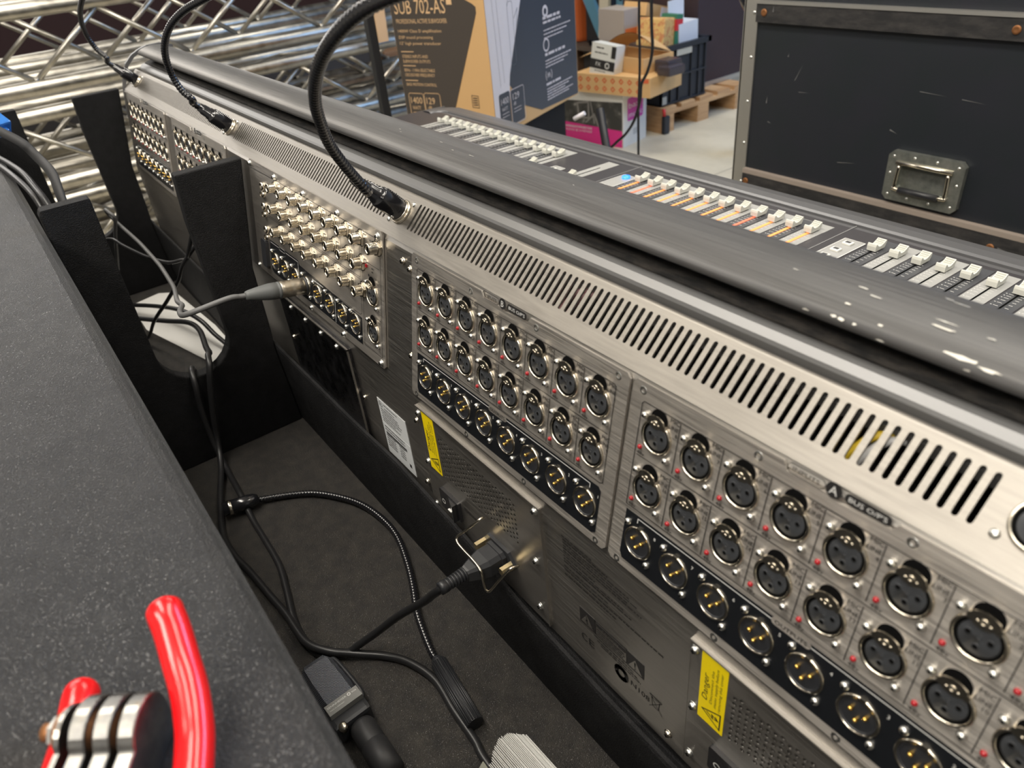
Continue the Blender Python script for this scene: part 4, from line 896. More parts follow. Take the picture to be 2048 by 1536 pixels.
# ------------------------------------------------------------------ stack of paper cards at the bottom of the tray
e = empty('paper_stack', (.23, -.10, TF_Z), 'fanned stack of white papers standing in the tray at the bottom edge of the picture', 'papers'); I = Matrix.Translation((-.23, .10, -TF_Z))
r_ = random.Random(3); mb = MB()
n_ = 34
for k in range(n_):
    f = k/(n_-1); y = -.1165+f*.034; x0_ = .196-.014*math.sin(f*math.pi*.9)-.004*f+r_.uniform(-.0012, .0012); h_ = .020+.008*math.sin(f*math.pi)+r_.uniform(-.001, .001)
    tl_ = (f-.35)*.012; z0_ = TF_Z+.001
    mb.add([(x0_, y+tl_*.2, z0_), (x0_+.09, y+.004, z0_), (x0_+.09, y+.004+tl_, z0_+h_), (x0_, y+tl_, z0_+h_), (x0_, y+tl_*.2+.00055, z0_), (x0_+.09, y+.0046, z0_), (x0_+.09, y+.0046+tl_, z0_+h_), (x0_, y+tl_+.00055, z0_+h_)], [(0, 1, 2, 3), (7, 6, 5, 4), (3, 2, 6, 7), (0, 3, 7, 4), (1, 5, 6, 2)])
mb.build('paper_sheets', PAPER, e, I)
mb = MB(); mb.add([(.178, -.1245, TF_Z+.001), (.26, -.126, TF_Z+.001), (.26, -.120, TF_Z+.022), (.184, -.1185, TF_Z+.022)], [(0, 1, 2, 3)]); mb.add([(.178, -.1239, TF_Z+.001), (.26, -.1254, TF_Z+.001), (.26, -.1194, TF_Z+.022), (.184, -.1179, TF_Z+.022)], [(3, 2, 1, 0)]); mb.build('cover_sheet', mat('cream_paper', (.62, .62, .52), .6), e, I)
# ------------------------------------------------------------------ pliers in the foreground, lying on the case wall
e = empty('pliers', (.30, -.29, .008), 'heavy pliers with red grips and stacked steel jaw plates in the bottom left corner', 'pliers'); I = Matrix.Translation((-.30, .29, -.008))
m_ = MB(); m_.tube(spline([(.2530, -.2712, .0480), (.2555, -.2713, .0476), (.2616, -.2718, .0432), (.2716, -.2735, .0365), (.2818, -.2751, .0310), (.2916, -.2778, .0260), (.3005, -.2814, .0215), (.3150, -.289, .0165), (.335, -.30, .0155)], 8), .0070, 20, rf=lambda i: min(.0072, .0044+.0008*i)); m_.build('red_grip', RED, e, I)
m_ = MB(); m_.tube(spline([(.2440, -.3118, .0205), (.2489, -.3132, .0219), (.262, -.319, .0200), (.285, -.332, .0170), (.31, -.347, .0155)], 8), .0068, 18, rf=lambda i: min(.0070, .0040+.0009*i)); m_.build('red_grip', RED, e, I)
TA = Vector((.596, .803, 0)); TB = Vector((.803, -.596, 0)); T0 = Vector((.2750, -.3010, 0))
def tool(off): return frame(TB, (0, 0, 1), TA, T0+TA*off)
for off in (-.0095, 0, .0095):
    m_ = MB(); m_.M = tool(off); pr = arc(.0130, 20, 195, 14, .0020, .0250); m_.prism(pr+[(-.0105, .0086), (.075, .0086), (.075, .022), (.040, .026)], -.0033, .0033)
    o = m_.build('jaw_plate', TOOLM, e, I); b_ = o.modifiers.new('b', 'BEVEL'); b_.width = .0007; b_.segments = 2; b_.limit_method = 'ANGLE'
m_ = MB(); m_.M = tool(0); m_.lathe([(0, -.0125), (.0075, -.0125), (.0075, .0125), (0, .0125)], (.002, .0250, 0), (0, 0, 1), 20); m_.build('pivot', RUST, e, I)
m_ = MB(); m_.M = tool(-.0165); m_.prism(arc(.0110, 20, 200, 12, .0040, .0270)+[(-.006, .012), (.040, .0086), (.045, .014), (.020, .030)], -.0010, .0010); m_.build('side_plate', TOOLM, e, I)
m_ = MB(); m_.M = tool(-.0176); m_.lathe([(0, 0), (.0080, 0), (.0080, -.0022), (0, -.0022)], (.0040, .0285, 0), (0, 0, 1), 20); m_.build('washer', RUST, e, I)
m_ = MB(); m_.M = tool(-.0235) @ Matrix.Translation((.0040, .0285, 0)); m_.prism(rot_prism_pts(.0056, 6, a0=.2), 0, .0046); m_.build('hex_nut', ZINC, e, I)
m_ = MB(); m_.M = tool(-.0275); m_.lathe([(0, 0), (.0034, 0), (.0034, .0045), (0, .0045)], (.0040, .0285, 0), (0, 0, 1), 16); m_.build('bolt_end', RUST, e, I)
# ------------------------------------------------------------------ room
FL = mat('concrete_floor', (0.50, 0.46, 0.37), 0.5)
_n = noise(FL, (1, 1, 1), 2.2, 6, 0.6); link(FL, ramp(FL, _n, [(0.3, (0.42, 0.385, 0.30)), (0.5, (0.52, 0.48, 0.385)), (0.7, (0.60, 0.56, 0.46))]), 'Base Color')
WALLM = mat('painted_wall', (0.50, 0.475, 0.43), 0.8)
DWALL = mat('dark_maroon_drape', (0.030, 0.012, 0.012), 0.9)
CEIL = mat('ceiling_paint', (0.55, 0.53, 0.49), 0.9)
def struct(mb, name, m): return tag(mb.build(name, m), kind='structure')
RX0, RX1, RY0, RY1, RZ = -6.2, 5.2, -4.2, 7.2, 3.2
mb = MB(); mb.box((RX0, RY0, FLOOR-.1), (RX1, RY1, FLOOR)); fl_ = struct(mb, 'floor', FL)
mb = MB(); mb.box((RX0, RY0, RZ), (RX1, RY1, RZ+.1)); struct(mb, 'ceiling', CEIL)
mb = MB(); mb.box((RX0-.1, RY0, FLOOR), (RX0, RY1, RZ)); struct(mb, 'wall_left', DWALL)
mb = MB(); mb.box((RX1, RY0, FLOOR), (RX1+.1, RY1, RZ)); struct(mb, 'wall_right', WALLM)
mb = MB(); mb.box((RX0, RY1, FLOOR), (RX1, RY1+.1, RZ)); struct(mb, 'wall_back', DWALL)
mb = MB(); mb.box((RX0, RY0-.1, FLOOR), (RX1, RY0, RZ)); struct(mb, 'wall_front', WALLM)
mb = MB()
for x in (-1.9, 1.4): mb.box((x-.004, RY0, FLOOR), (x+.004, RY1, FLOOR+.0008))
for y in (2.42,): mb.box((RX0, y-.004, FLOOR), (RX1, y+.004, FLOOR+.0008))
struct(mb, 'trim_1', mat('floor_joint', (0.33, 0.30, 0.25), .8))
# daylight window, added glow pane on the left and ceiling lamps: what lights the hall
mb = MB(); mb.box((-1.3, RY1-.03, 1.75), (3.7, RY1-.001, 2.95)); struct(mb, 'window_1', mat('daylight_pane', (.5, .7, 1), .3, emis=(.35, .6, 1.0), estr=3.0))
mb = MB(); mb.box((RX0+.001, -2.5, 1.25), (RX0+.03, .9, 2.55)); struct(mb, 'added_glow_pane', mat('glow_pane', (.8, .8, .8), .3, emis=(1.0, .95, .88), estr=2.0))  # unseen glowing pane, added along with the left fill
LAMPE = mat('lamp_tube', (1, 1, 1), .5, emis=(1.0, .93, .82), estr=9.0)
for k, (x, y, lab) in enumerate([(1.2, -2.4, 'behind the camera'), (-2.0, -.8, 'above the trusses'), (-2.5, 3.0, 'above the pallet'), (.8, 1.6, 'above the console'), (-.2, -.6, 'above the case tray')]):
    e = empty('ceiling_lamp', (x, y, RZ-.04), 'long fluorescent ceiling lamp '+lab, 'ceiling lamp', 'ceiling lamps'); I = Matrix()
    mb = MB(); mb.box((-1.2, -.10, .0), (1.2, .10, .04)); mb.build('housing', WALLM, e, I)
    mb = MB(); mb.box((-1.15, -.07, -.03), (1.15, .07, .0)); mb.build('diffuser', LAMPE, e, I)
# ------------------------------------------------------------------ aluminium truss stack
YN = [-1.55+.51*k for k in range(8)]
def truss_parts(e):
    W_ = .225
    for dx, dz in ((0, 0), (0, W_), (-W_, 0), (-W_, W_)):
        mb = MB(); mb.tube([(dx, -1.60, dz), (dx, 2.08, dz)], .025, 18); mb.build('chord_tube', ALU, e)
    mb0 = MB(); a = (0, 0, .020); b = (0, .255, W_-.020); mb0.tube([a, b], .0088, 10); mb0.cyl((0, -.004, .020), (0, .004, .024), .012, 10)
    me = None
    for k in range(7):
        y = YN[k]
        for face in range(4):
            for s_ in (0, 1):
                base = Matrix.Translation((0, y if s_ == 0 else y+.51, 0)) @ (Matrix() if s_ == 0 else Matrix.Scale(-1, 4, (0, 1, 0)))
                if face == 0: M = base
                elif face == 1: M = Matrix.Translation((-W_, 0, 0)) @ base
                elif face == 2: M = Matrix.Rotation(math.radians(-90), 4, 'Y') @ base if False else frame((0, 0, 1), (0, 1, 0), (-1, 0, 0), (0, 0, 0)) @ base
                else: M = frame((0, 0, 1), (0, 1, 0), (-1, 0, 0), (0, 0, W_)) @ base
                if face == 1: M = Matrix.Translation((0, .255, 0)) @ M
                if face >= 1 and y > 1.5 and k == 6 and face == 1: continue
                if me is None: o = mb0.build('diagonal_brace', ALU, e, M); me = o.data
                else:
                    o = bpy.data.objects.new('diagonal_brace', me); COL.objects.link(o); o.parent = e; o.matrix_basis = M
TZ = [-.125, -.430, -.715, -.995]
first = None
names = ['topmost', 'second from the top', 'third from the top', 'bottom']
cols_ = [(-2.5, 'front'), (-3.05, 'rear')]
for ci, (tx_, cn) in enumerate(cols_):
    for ti, tz in enumerate(TZ):
        lab = 'aluminium box truss, %s of the %s column of the stack' % (names[ti], cn)
        if first is None:
            first = empty('box_truss', (tx_, 0, tz), lab, 'truss', 'stacked aluminium trusses'); truss_parts(first); fk = kids(first)
        else:
            c = first.copy(); COL.objects.link(c); c.location = (tx_, rnd.uniform(-.16, .16) if ci else (0, .13, -.08, .05)[ti], tz); c['label'] = lab
            for k_ in fk: d = k_.copy(); COL.objects.link(d); d.parent = c
for y in (-1.2, 1.9):
    mb = MB(); mb.box((-3.30, y-.03, -.1795), (-2.46, y+.03, -.1505)); tag(mb.build('timber_batten', WOOD), 'timber batten between the stacked trusses at their %s end' % ('left' if y < 0 else 'right'), 'timber')
mb = MB(); mb.M = Matrix.Translation((-2.435, 1.22, -.19)) @ Matrix.Rotation(.06, 4, 'Y'); mb.box((-.012, -.022, 0), (.012, .022, .145)); mb.M = None
tag(mb.build('wood_offcut', mat('pale_wood', (.62, .43, .26), .7)), 'short pale wooden offcut hanging against the trusses left of the subwoofer carton', 'wood')
# black upright of a stand
mb = MB(); mb.bbox((-1.915, .902, FLOOR), (-1.885, .930, .9), .003); e = mb.build('stand_upright', mat('stand_black', (.012, .013, .016), .5)); tag(e, 'black square upright post standing left of the subwoofer carton', 'post')
# ------------------------------------------------------------------ subwoofer carton
SUBP = Vector((-1.518, 1.111, -.40)); ur = Vector((-.3903, .9207, 0)); ul = Vector((.9207, .3903, 0))
def SL(off=0): return frame(ul, (0, 0, 1), -ur, SUBP-ur*off)      # left face: x from the corner leftwards is negative
def SR(off=0): return frame(ur, (0, 0, 1), ul, SUBP+ul*off)
e = empty('subwoofer_carton', SUBP, 'large cardboard subwoofer carton with dark printed panels, SUB 702-AS on its left face', 'carton'); I = Matrix.Translation(-SUBP)
mb = MB(); mb.M = frame(-ul, ur, (0, 0, 1), SUBP) ; mb.M = Matrix(((-ul.x, ur.x, 0, SUBP.x), (-ul.y, ur.y, 0, SUBP.y), (0, 0, 1, SUBP.z), (0, 0, 0, 1)))
mb.box((0, 0, 0), (.357, .600, .62)); b_ = mb.build('carton_box', CARD, e, I)
bm = bmesh.new(); bm.from_mesh(b_.data); bmesh.ops.recalc_face_normals(bm, faces=bm.faces); bm.to_mesh(b_.data); bm.free()
DPR = mat('dark_brown_print', (.055, .045, .038), .55); BPR = mat('slate_blue_print', (.045, .052, .068), .38); WPR = mat('white_print', (.66, .63, .66), .5); KPR = mat('kraft_lettering', (.66, .44, .24), .6); PPR = mat('pale_lettering', (.60, .55, .55), .6)
p = MB(); p.add([(x, y, .0008) for x, y in [(-.356, 0), (-.168, .0), (-.152, .09), (-.030, .375), (-.030, .392), (-.040, .400), (-.072, .415), (-.30, .52), (-.356, .55)]], [tuple(range(9))]); p.build('dark_panel', DPR, e, I @ SL())
p = MB(); z = .0016
text(p, 'SUB 702-AS', -.341, .3765, .041, .200, z=z); p.add([(-.135, .400, z), (-.115, .400, z), (-.115, .43, z), (-.135, .43, z)], [(0, 1, 2, 3)])
text(p, 'PROFESSIONAL ACTIVE SUBWOOFER', -.340, .349, .013, .199, z=z)
for t_, y, w_ in (('1400W Class D amplification', .3225, .172), ('DSP sound processing', .304, .136), ('12" high power transducer', .286, .165)): text(p, t_, -.339, y, .009, w_, z=z)
for y in (.265, .222, .176): p.box((-.340, y-.0012, z-.0005), (-.289, y+.0012, z))
for t_, y, w_ in (('STEREO INPUTS AND', .246, .104), ('SUBWOOFER OUTPUTS', .231, .111), ('80Hz - 110Hz SELECTABLE', .204, .125), ('CROSSOVER FREQUENCY', .189, .122), ('BASS MOTION CONTROL', .159, .124)): text(p, t_, -.338, y, .0095, w_, z=z)
line2(p, rrect(-.338, .020, -.276, .135, .008), .0020, z, closed=True); line2(p, rrect(-.273, .020, -.208, .137, .008), .0020, z, closed=True)
text(p, '1400', -.331, .102, .021, .047, z=z); text(p, 'WATT', -.329, .082, .012, .036, z=z); text(p, '129', -.266, .102, .021, .035, z=z); text(p, 'dB', -.262, .084, .012, .015, z=z)
for y in (.072, .060): p.box((-.329, y, z-.0005), (-.292, y+.0015, z)); p.box((-.264, y, z-.0005), (-.228, y+.0015, z))
p.build('kraft_lettering', KPR, e, I @ SL())
p = MB(); line2(p, [(-.081, .099), (-.056, .097), (-.056, .134), (-.081, .136)], .0018, .001, closed=True)
for y in (.105, .112, .119, .126): p.box((-.077, y, .0008), (-.060, y+.003, .0012))
p.build('handling_mark', DPR, e, I @ SL())
p = MB(); p.add([(x, y, .0008) for x, y in [(.002, 0), (.030, .0), (.195, .0), (.188, .036), (.110, .12), (.110, .176), (.214, .378), (.30, .60), (.002, .60)]], [tuple(range(9))]) if False else p.add([(x, y, .0008) for x, y in [(.002, 0), (.090, .0), (.104, .130), (.112, .176), (.214, .378), (.30, .60), (.002, .60)]], [tuple(range(7))]); p.build('white_panel', WPR, e, I @ SR())
p = MB(); p.add([(x, y, .0012) for x, y in [(.104, .146), (.188, .062), (.308, .016), (.596, .004), (.596, .60), (.300, .60), (.214, .378), (.112, .176)]], [tuple(range(8))]); p.build('slate_panel', BPR, e, I @ SR())
p = MB(); z = .0020
p.add([(x, y, z-.0004) for x, y in rrect(.031, .02, .098, .131, .008)], [tuple(range(24))]); p.add([(x, y, z-.0004) for x, y in rrect(.104, .02, .187, .127, .008)], [tuple(range(24))]); p.build('dark_badge', BPR, e, I @ SR())
p = MB(); z = .0026
line2(p, rrect(.102, .018, .189, .129, .008), .0022, z, closed=True)
text(p, '1400', .040, .096, .020, .048, z=z); text(p, 'WATT', .042, .076, .011, .036, z=z); text(p, '129', .115, .096, .020, .042, z=z); text(p, 'dB', .117, .078, .011, .016, z=z)
for y in (.066, .056): p.box((.042, y, z-.0003), (.085, y+.0015, z)); p.box((.117, y, z-.0003), (.165, y+.0015, z))
p.lathe([(.022, z), (.016, z)], (.364, .218, 0), seg=24); p.lathe([(.020, z), (.010, z)], (.370, .322, 0), seg=10)
line2(p, [(.353, .105), (.348, .119), (.353, .133)], .003, z); line2(p, [(.390, .105), (.395, .119), (.390, .133)], .003, z); line2(p, [(.360, .112), (.366, .126), (.371, .112), (.377, .126), (.383, .112)], .003, z)
for (x, y, w_, h_) in [(.350, .298, .135, .009), (.350, .285, .13, .007), (.352, .183, .150, .009), (.350, .086, .11, .008)]: words(p, x, y, w_, h_, z, seed=int(y*1000))
for k, y in enumerate([.262, .250, .238, .165, .155, .145, .072, .063, .054, .045, .036]): words(p, .352, y, .20-(k % 3)*.03, .0040, z, seed=k+200)
p.build('pale_lettering', PPR, e, I @ SR())
p = MB(); line2(p, [(.150, .60), (.140, .40), (.130, .375)], .002, .0012); line2(p, rrect(.128, .20, .160, .385, .01), .002, .0012, closed=True); line2(p, [(.035, .60), (.05, .15)], .0015, .0012); line2(p, [(.06, .60), (.075, .16)], .0015, .0012)
line2(p, [(.165, .335), (.19, .36), (.175, .30), (.20, .33)], .003, .0012); p.build('product_line_drawing', mat('grey_line_print', (.30, .30, .33), .6), e, I @ SR())
# black case carrying the carton
mb = MB(); mb.M = Matrix(((-ul.x, ur.x, 0, SUBP.x), (-ul.y, ur.y, 0, SUBP.y), (0, 0, 1, 0), (0, 0, 0, 1))); mb.box((.02, .05, FLOOR), (.34, .52, -.401)); e = mb.build('equipment_case', CASED)
bm = bmesh.new(); bm.from_mesh(e.data); bmesh.ops.recalc_face_normals(bm, faces=bm.faces); bm.to_mesh(e.data); bm.free(); tag(e, 'black equipment case underneath the subwoofer carton', 'case')
# thin stand leg with a pale tip beside it
mb = MB(); mb.tube([(-1.45, 1.50, -.38), (-1.30, 1.42, -.60), (-1.18, 1.36, FLOOR+.02)], .014, 8); mb.tube([(-1.35, 1.30, -.352), (-1.318, 1.318, -.333)], .007, 8, 1)
tag(mb.build('tripod_stand', [mat('stand_black2', (.014, .014, .016), .5), WPR]), 'slanting black stand leg with a pale tip, below the right corner of the subwoofer carton', 'stand')
# ------------------------------------------------------------------ white carton with pink print
WC = Vector((-2.6, 2.705, FLOOR)); wr = Vector((-.21, .978, 0)).normalized(); wl = Vector((.978, .21, 0)).normalized()
e = empty('white_carton', WC, 'white shop carton with a black photo and pink band, bax music logo, on the floor', 'carton'); I = Matrix.Translation(-WC)
mb = MB(); mb.M = Matrix(((-wl.x, wr.x, 0, WC.x), (-wl.y, wr.y, 0, WC.y), (0, 0, 1, WC.z), (0, 0, 0, 1))); mb.box((0, 0, 0), (.60, .235, .296)); o = mb.build('carton_box', mat('white_card', (.62, .61, .57), .6), e, I)
bm = bmesh.new(); bm.from_mesh(o.data); bmesh.ops.recalc_face_normals(bm, faces=bm.faces); bm.to_mesh(o.data); bm.free()
WF = frame(wl, (0, 0, 1), -wr, WC); WS = frame(wr, (0, 0, 1), wl, WC)
PH = mat('dark_photo_print', (.035, .034, .032), .5); _n = noise(PH, (1, 1, 1), 14, 3, .6); link(PH, ramp(PH, _n, [(.5, (.03, .03, .028)), (.62, (.07, .068, .062)), (.72, (.28, .27, .25))]), 'Base Color')
p = MB(); p.add([(-.46, .03, .0008), (-.006, .03, .0008), (-.006, .250, .0008), (-.46, .232, .0008)], [(0, 1, 2, 3)]); p.build('photo_print', PH, e, I @ WF)
p = MB(); line2(p, [(-.32, .225), (-.24, .235), (-.24, .145), (-.31, .145)], .010, .0012, closed=True); line2(p, [(-.225, .24), (-.20, .12)], .007, .0012); line2(p, [(-.26, .12), (-.20, .17), (-.17, .10)], .009, .0012); p.build('pictured_equipment', mat('grey_photo_detail', (.22, .21, .20), .6), e, I @ WF)
PK = mat('pink_print', (.62, .02, .22), .45)
p = MB(); p.add([(-.46, .0, .0016), (-.006, .0, .0016), (-.006, .093, .0016), (-.46, .112, .0016)], [(0, 1, 2, 3)]); p.build('pink_band', PK, e, I @ WF)
p = MB(); text(p, 'ANYTHING WITHOUT MUSIC THAT', -.419, .082, .011, .20, z=.0022); text(p, 'ANYTHING IS A MISTAKE', -.419, .062, .011, .19, z=.0022) if False else text(p, 'WITHOUT MUSIC LIFE', -.419, .080, .012, .20, z=.0022); text(p, 'WOULD BE A MISTAKE', -.419, .060, .012, .205, z=.0022) if False else text(p, 'WOULD BE A MISTAKE', -.419, .061, .012, .200, z=.0022)
p.build('slogan', WPR, e, I @ WF)
p = MB(); p.add([(x, y, .0008) for x, y in rrect(.042, .137, .200, .262, .012)], [tuple(range(24))]); p.build('logo_field', mat('magenta_logo', (.50, .04, .32), .45), e, I @ WS)
p = MB(); text(p, 'bax', .055, .205, .030, .115, z=.0014); text(p, 'music', .055, .155, .030, .135, z=.0014); p.build('logo_letters', WPR, e, I @ WS)
p = MB(); p.add([(.09, .262, .0009), (.16, .262, .0009), (.16, .295, .0009), (.09, .295, .0009)], [(0, 1, 2, 3)]); p.build('orange_mark', mat('orange_print', (.65, .16, .03), .5), e, I @ WS)
p = MB(); p.box((.10, .05, .0003), (.16, .085, .0009)); p.build('shipping_label', mat('pale_grey_print', (.42, .42, .40), .6), e, I @ WS)
# ------------------------------------------------------------------ kraft carton with orange diamonds
OC = Vector((-2.46, 2.70, -.7235))
e = empty('kraft_carton', OC, 'flat kraft carton with orange diamond pattern lying on the white carton', 'carton'); I = Matrix.Translation(-OC)
mb = MB(); mb.M = Matrix(((-wl.x, wr.x, 0, OC.x), (-wl.y, wr.y, 0, OC.y), (0, 0, 1, OC.z), (0, 0, 0, 1))); mb.box((-.06, 0, 0), (.44, .32, .100)); o = mb.build('carton_box', CARD, e, I)
bm = bmesh.new(); bm.from_mesh(o.data); bmesh.ops.recalc_face_normals(bm, faces=bm.faces); bm.to_mesh(o.data); bm.free()
OF = frame(wl, (0, 0, 1), -wr, OC); p = MB()
for r0, zz in enumerate((.028, .072)):
    for k in range(8):
        cx_ = -.40+k*.055; line2(p, [(cx_-.012, zz), (cx_, zz-.012), (cx_+.012, zz), (cx_, zz+.012)], .006, .0008, closed=True)
p.add([(-.01, .072, .001), (.05, .075, .001), (.05, .096, .001), (-.01, .093, .001)], [(0, 1, 2, 3)])
p.build('orange_diamonds', mat('orange_red_print', (.62, .12, .04), .55), e, I @ OF)
# open carton on top, with raised flaps
e = empty('open_carton', (-2.70, 2.80, -.6225), 'open brown carton with bent-up flaps on top of the diamond-patterned carton', 'carton'); I = Matrix.Translation((2.70, -2.80, .6225))
mb = MB(); z0 = -.6225
mb.box((-2.86, 2.76, z0), (-2.50, 2.77, z0+.075)); mb.box((-2.86, 2.98, z0), (-2.50, 2.99, z0+.075)); mb.box((-2.86, 2.77, z0), (-2.85, 2.98, z0+.075)); mb.box((-2.51, 2.77, z0), (-2.50, 2.98, z0+.075)); mb.box((-2.85, 2.77, z0), (-2.51, 2.98, z0+.006)); mb.build('carton_body', CARD, e, I)
mb = MB(); P_ = spline([(-2.88, 0, z0+.075), (-2.86, 0, z0+.120), (-2.76, 0, z0+.170), (-2.66, 0, z0+.185), (-2.58, 0, z0+.165), (-2.50, 0, z0+.130)], 5)
vs = [(q.x, 2.84, q.z) for q in P_]+[(q.x-.01, 2.98, q.z-.05) for q in P_]; n = len(P_); mb.add(vs, [(i, i+1, n+i+1, n+i) for i in range(n-1)], 0, True); mb.add([(a, b, c-.004) for a, b, c in vs], [(i, n+i, n+i+1, i+1) for i in range(n-1)], 0, True)
mb.add([(-3.00, 2.74, z0+.045), (-2.86, 2.76, z0+.090), (-2.86, 2.90, z0+.110), (-3.00, 2.88, z0+.065)], [(0, 1, 2, 3)]); mb.add([(-3.00, 2.74, z0+.041), (-2.86, 2.76, z0+.086), (-2.86, 2.90, z0+.106), (-3.00, 2.88, z0+.061)], [(3, 2, 1, 0)])
mb.build('flaps', CARD, e, I)
SB_ = Vector((-2.73, 2.665, -.6215)); e = empty('small_white_box', SB_, 'small white and black product box leaning on the open carton', 'box'); I = Matrix.Translation(-SB_)
M_ = Matrix.Translation(SB_) @ Matrix.Rotation(.15, 4, 'Z') @ Matrix.Rotation(-.10, 4, 'X') @ Matrix.Rotation(.10, 4, 'Y')
mb = MB(); mb.M = M_; mb.box((-.085, 0, -.012), (.085, .075, .150)); mb.build('box_body', mat('white_box_card', (.64, .64, .60), .5), e, I)
mb = MB(); mb.M = M_; mb.box((-.0855, -.0010, .020), (.0855, 0, .068)); mb.box((.055, -.001, .085), (.0855, 0, .145)); mb.build('black_print', INK, e, I)
mb = MB(); mb.M = M_ @ frame((1, 0, 0), (0, 0, 1), (0, -1, 0), (0, -.0014, 0)); text(mb, 'FX', -.045, .035, .020, .035); text(mb, 'OO', .010, .032, .020, .04) if False else mb.lathe([(.016, 0), (.010, 0)], (.035, .044, 0), seg=16); words(mb, -.05, .008, .08, .004, seed=4, mi=1); words(mb, -.06, .100, .09, .005, seed=5, mi=1); words(mb, -.05, .125, .05, .006, seed=6, mi=1); mb.build('box_lettering', [WINK, INK], e, I)
mb = MB(); mb.bbox((-2.42, 2.78, -.6225), (-2.33, 2.90, -.575), .008); mb.bbox((-2.48, 2.82, -.620), (-2.38, 2.93, -.555), .01); tag(mb.build('crumpled_wrap', mat('dark_plastic_wrap', (.05, .04, .045), .25)), 'crumpled dark plastic wrap on the diamond-patterned carton, left of the crate', 'plastic wrap')
# ------------------------------------------------------------------ pallet, crate and its contents
e = empty('pallet', (-3.0, 3.42, FLOOR), 'wooden pallet on the floor under the black crate', 'pallet'); I = Matrix.Translation((3.0, -3.42, -FLOOR))
def pal(boxes, name): 
    mb = MB(); [mb.box(a, b) for a, b in boxes]; mb.build(name, WOOD, e, I)
for y in (3.03, 3.335, 3.68):
    mb = MB(); mb.box((-3.80, y, FLOOR), (-2.61, y+.10, FLOOR+.022)); mb.build('bottom_board', WOOD, e, I)
    for x in (-3.79, -3.26, -2.755):
        mb = MB(); mb.box((x, y+.002, FLOOR+.022), (x+.145, y+.098, FLOOR+.100)); mb.build('block', WOOD, e, I)
for x in (-3.79, -3.26, -2.755):
    mb = MB(); mb.box((x, 3.03, FLOOR+.100), (x+.145, 3.78, FLOOR+.122)); mb.build('stringer_board', WOOD, e, I)
for y in (3.03, 3.19, 3.35, 3.51, 3.67):
    mb = MB(); mb.box((-3.80, y, FLOOR+.122), (-2.61, y+.115, FLOOR+.144)); mb.build('deck_board', WOOD, e, I)
CR = mat('black_crate_plastic', (.014, .017, .024), .42)
CZ = FLOOR+.145; e = empty('storage_crate', (-2.93, 3.24, CZ), 'black ribbed plastic storage crate on the pallet, full of small boxes', 'crate'); I = Matrix.Translation((2.93, -3.24, -CZ))
x0_, x1_, y0_, y1_, h_ = -3.22, -2.645, 3.035, 3.435, .325
mb = MB()
for a, b in (((x1_-.006, y0_+.01, CZ), (x1_, y1_-.01, CZ+h_)), ((x0_, y0_+.01, CZ), (x0_+.006, y1_-.01, CZ+h_)), ((x0_, y0_+.01, CZ), (x1_, y0_+.016, CZ+h_)), ((x0_, y1_-.016, CZ), (x1_, y1_-.01, CZ+h_)), ((x0_, y0_+.01, CZ), (x1_, y1_-.01, CZ+.008))): mb.box(a, b)
mb.build('crate_body', CR, e, I)
mb = MB()
for y in (y0_+.02, y0_+.085, y0_+.15, y0_+.255, y0_+.32, y1_-.028): mb.box((x1_, y, CZ+.004), (x1_+.010, y+.010, CZ+h_))
for z in (CZ+.004, CZ+.150): mb.box((x1_, y0_+.012, z), (x1_+.012, y1_-.012, z+.010))
mb.build('ribs', CR, e, I)
mb = MB(); mb.box((x0_-.01, y0_-.012, CZ+h_-.03), (x1_+.018, y0_+.014, CZ+h_)); mb.box((x0_-.01, y1_-.014, CZ+h_-.03), (x1_+.018, y1_+.012, CZ+h_)); mb.box((x1_, y0_-.012, CZ+h_-.028), (x1_+.018, y1_+.012, CZ+h_)); mb.box((x0_-.012, y0_-.012, CZ+h_-.028), (x0_+.006, y1_+.012, CZ+h_)); mb.build('rim', CR, e, I)
mb = MB(); mb.box((x1_+.013, 3.160, CZ+.262), (x1_+.0145, 3.285, CZ+.300)); mb.box((x1_+.012, 3.050, CZ+.012), (x1_+.0135, 3.085, CZ+.055)); mb.build('stickers', mat('pale_sticker', (.42, .41, .36), .6), e, I)
zc = CZ+.18
mb = MB(); mb.M = Matrix.Translation((-2.78, 3.12, zc)) @ Matrix.Rotation(.25, 4, 'Z') @ Matrix.Rotation(-.15, 4, 'X'); mb.bbox((-.09, -.07, 0), (.09, .075, .28), .012); m = mat('printed_paper_bag', (.55, .34, .12), .7); _n = noise(m, (1, 1, 1), 45, 2); link(m, ramp(m, _n, [(.5, (.58, .38, .14)), (.6, (.48, .20, .08))]), 'Base Color'); tag(mb.build('paper_bag', m), 'brown paper bag with red-brown print in the near corner of the black crate', 'paper bag')
mb = MB(); mb.M = Matrix.Translation((-2.76, 3.225, zc)) @ Matrix.Rotation(-.1, 4, 'X'); mb.box((-.06, -.025, 0), (.06, .025, .285)); mb.box((-.06, -.026, .20), (.062, .026, .260), 1); mb.M = None; tag(mb.build('green_box', [mat('green_card', (.03, .16, .10), .5), mat('red_card', (.5, .03, .04), .5)]), 'green box with a red top end standing in the black crate', 'box')
mb = MB(); mb.M = Matrix.Translation((-2.75, 3.335, zc)) @ Matrix.Rotation(.05, 4, 'X'); mb.box((-.06, -.085, 0), (.055, .075, .235)); mb.box((.05, -.085, .235), (.055, .075, .235)) ; mb.box((-.065, -.050, .235), (-.060, .080, .345)); tag(mb.build('white_box', mat('pale_blue_white_card', (.58, .62, .70), .5)), 'white box with raised hang-tab flap in the far corner of the black crate', 'box')
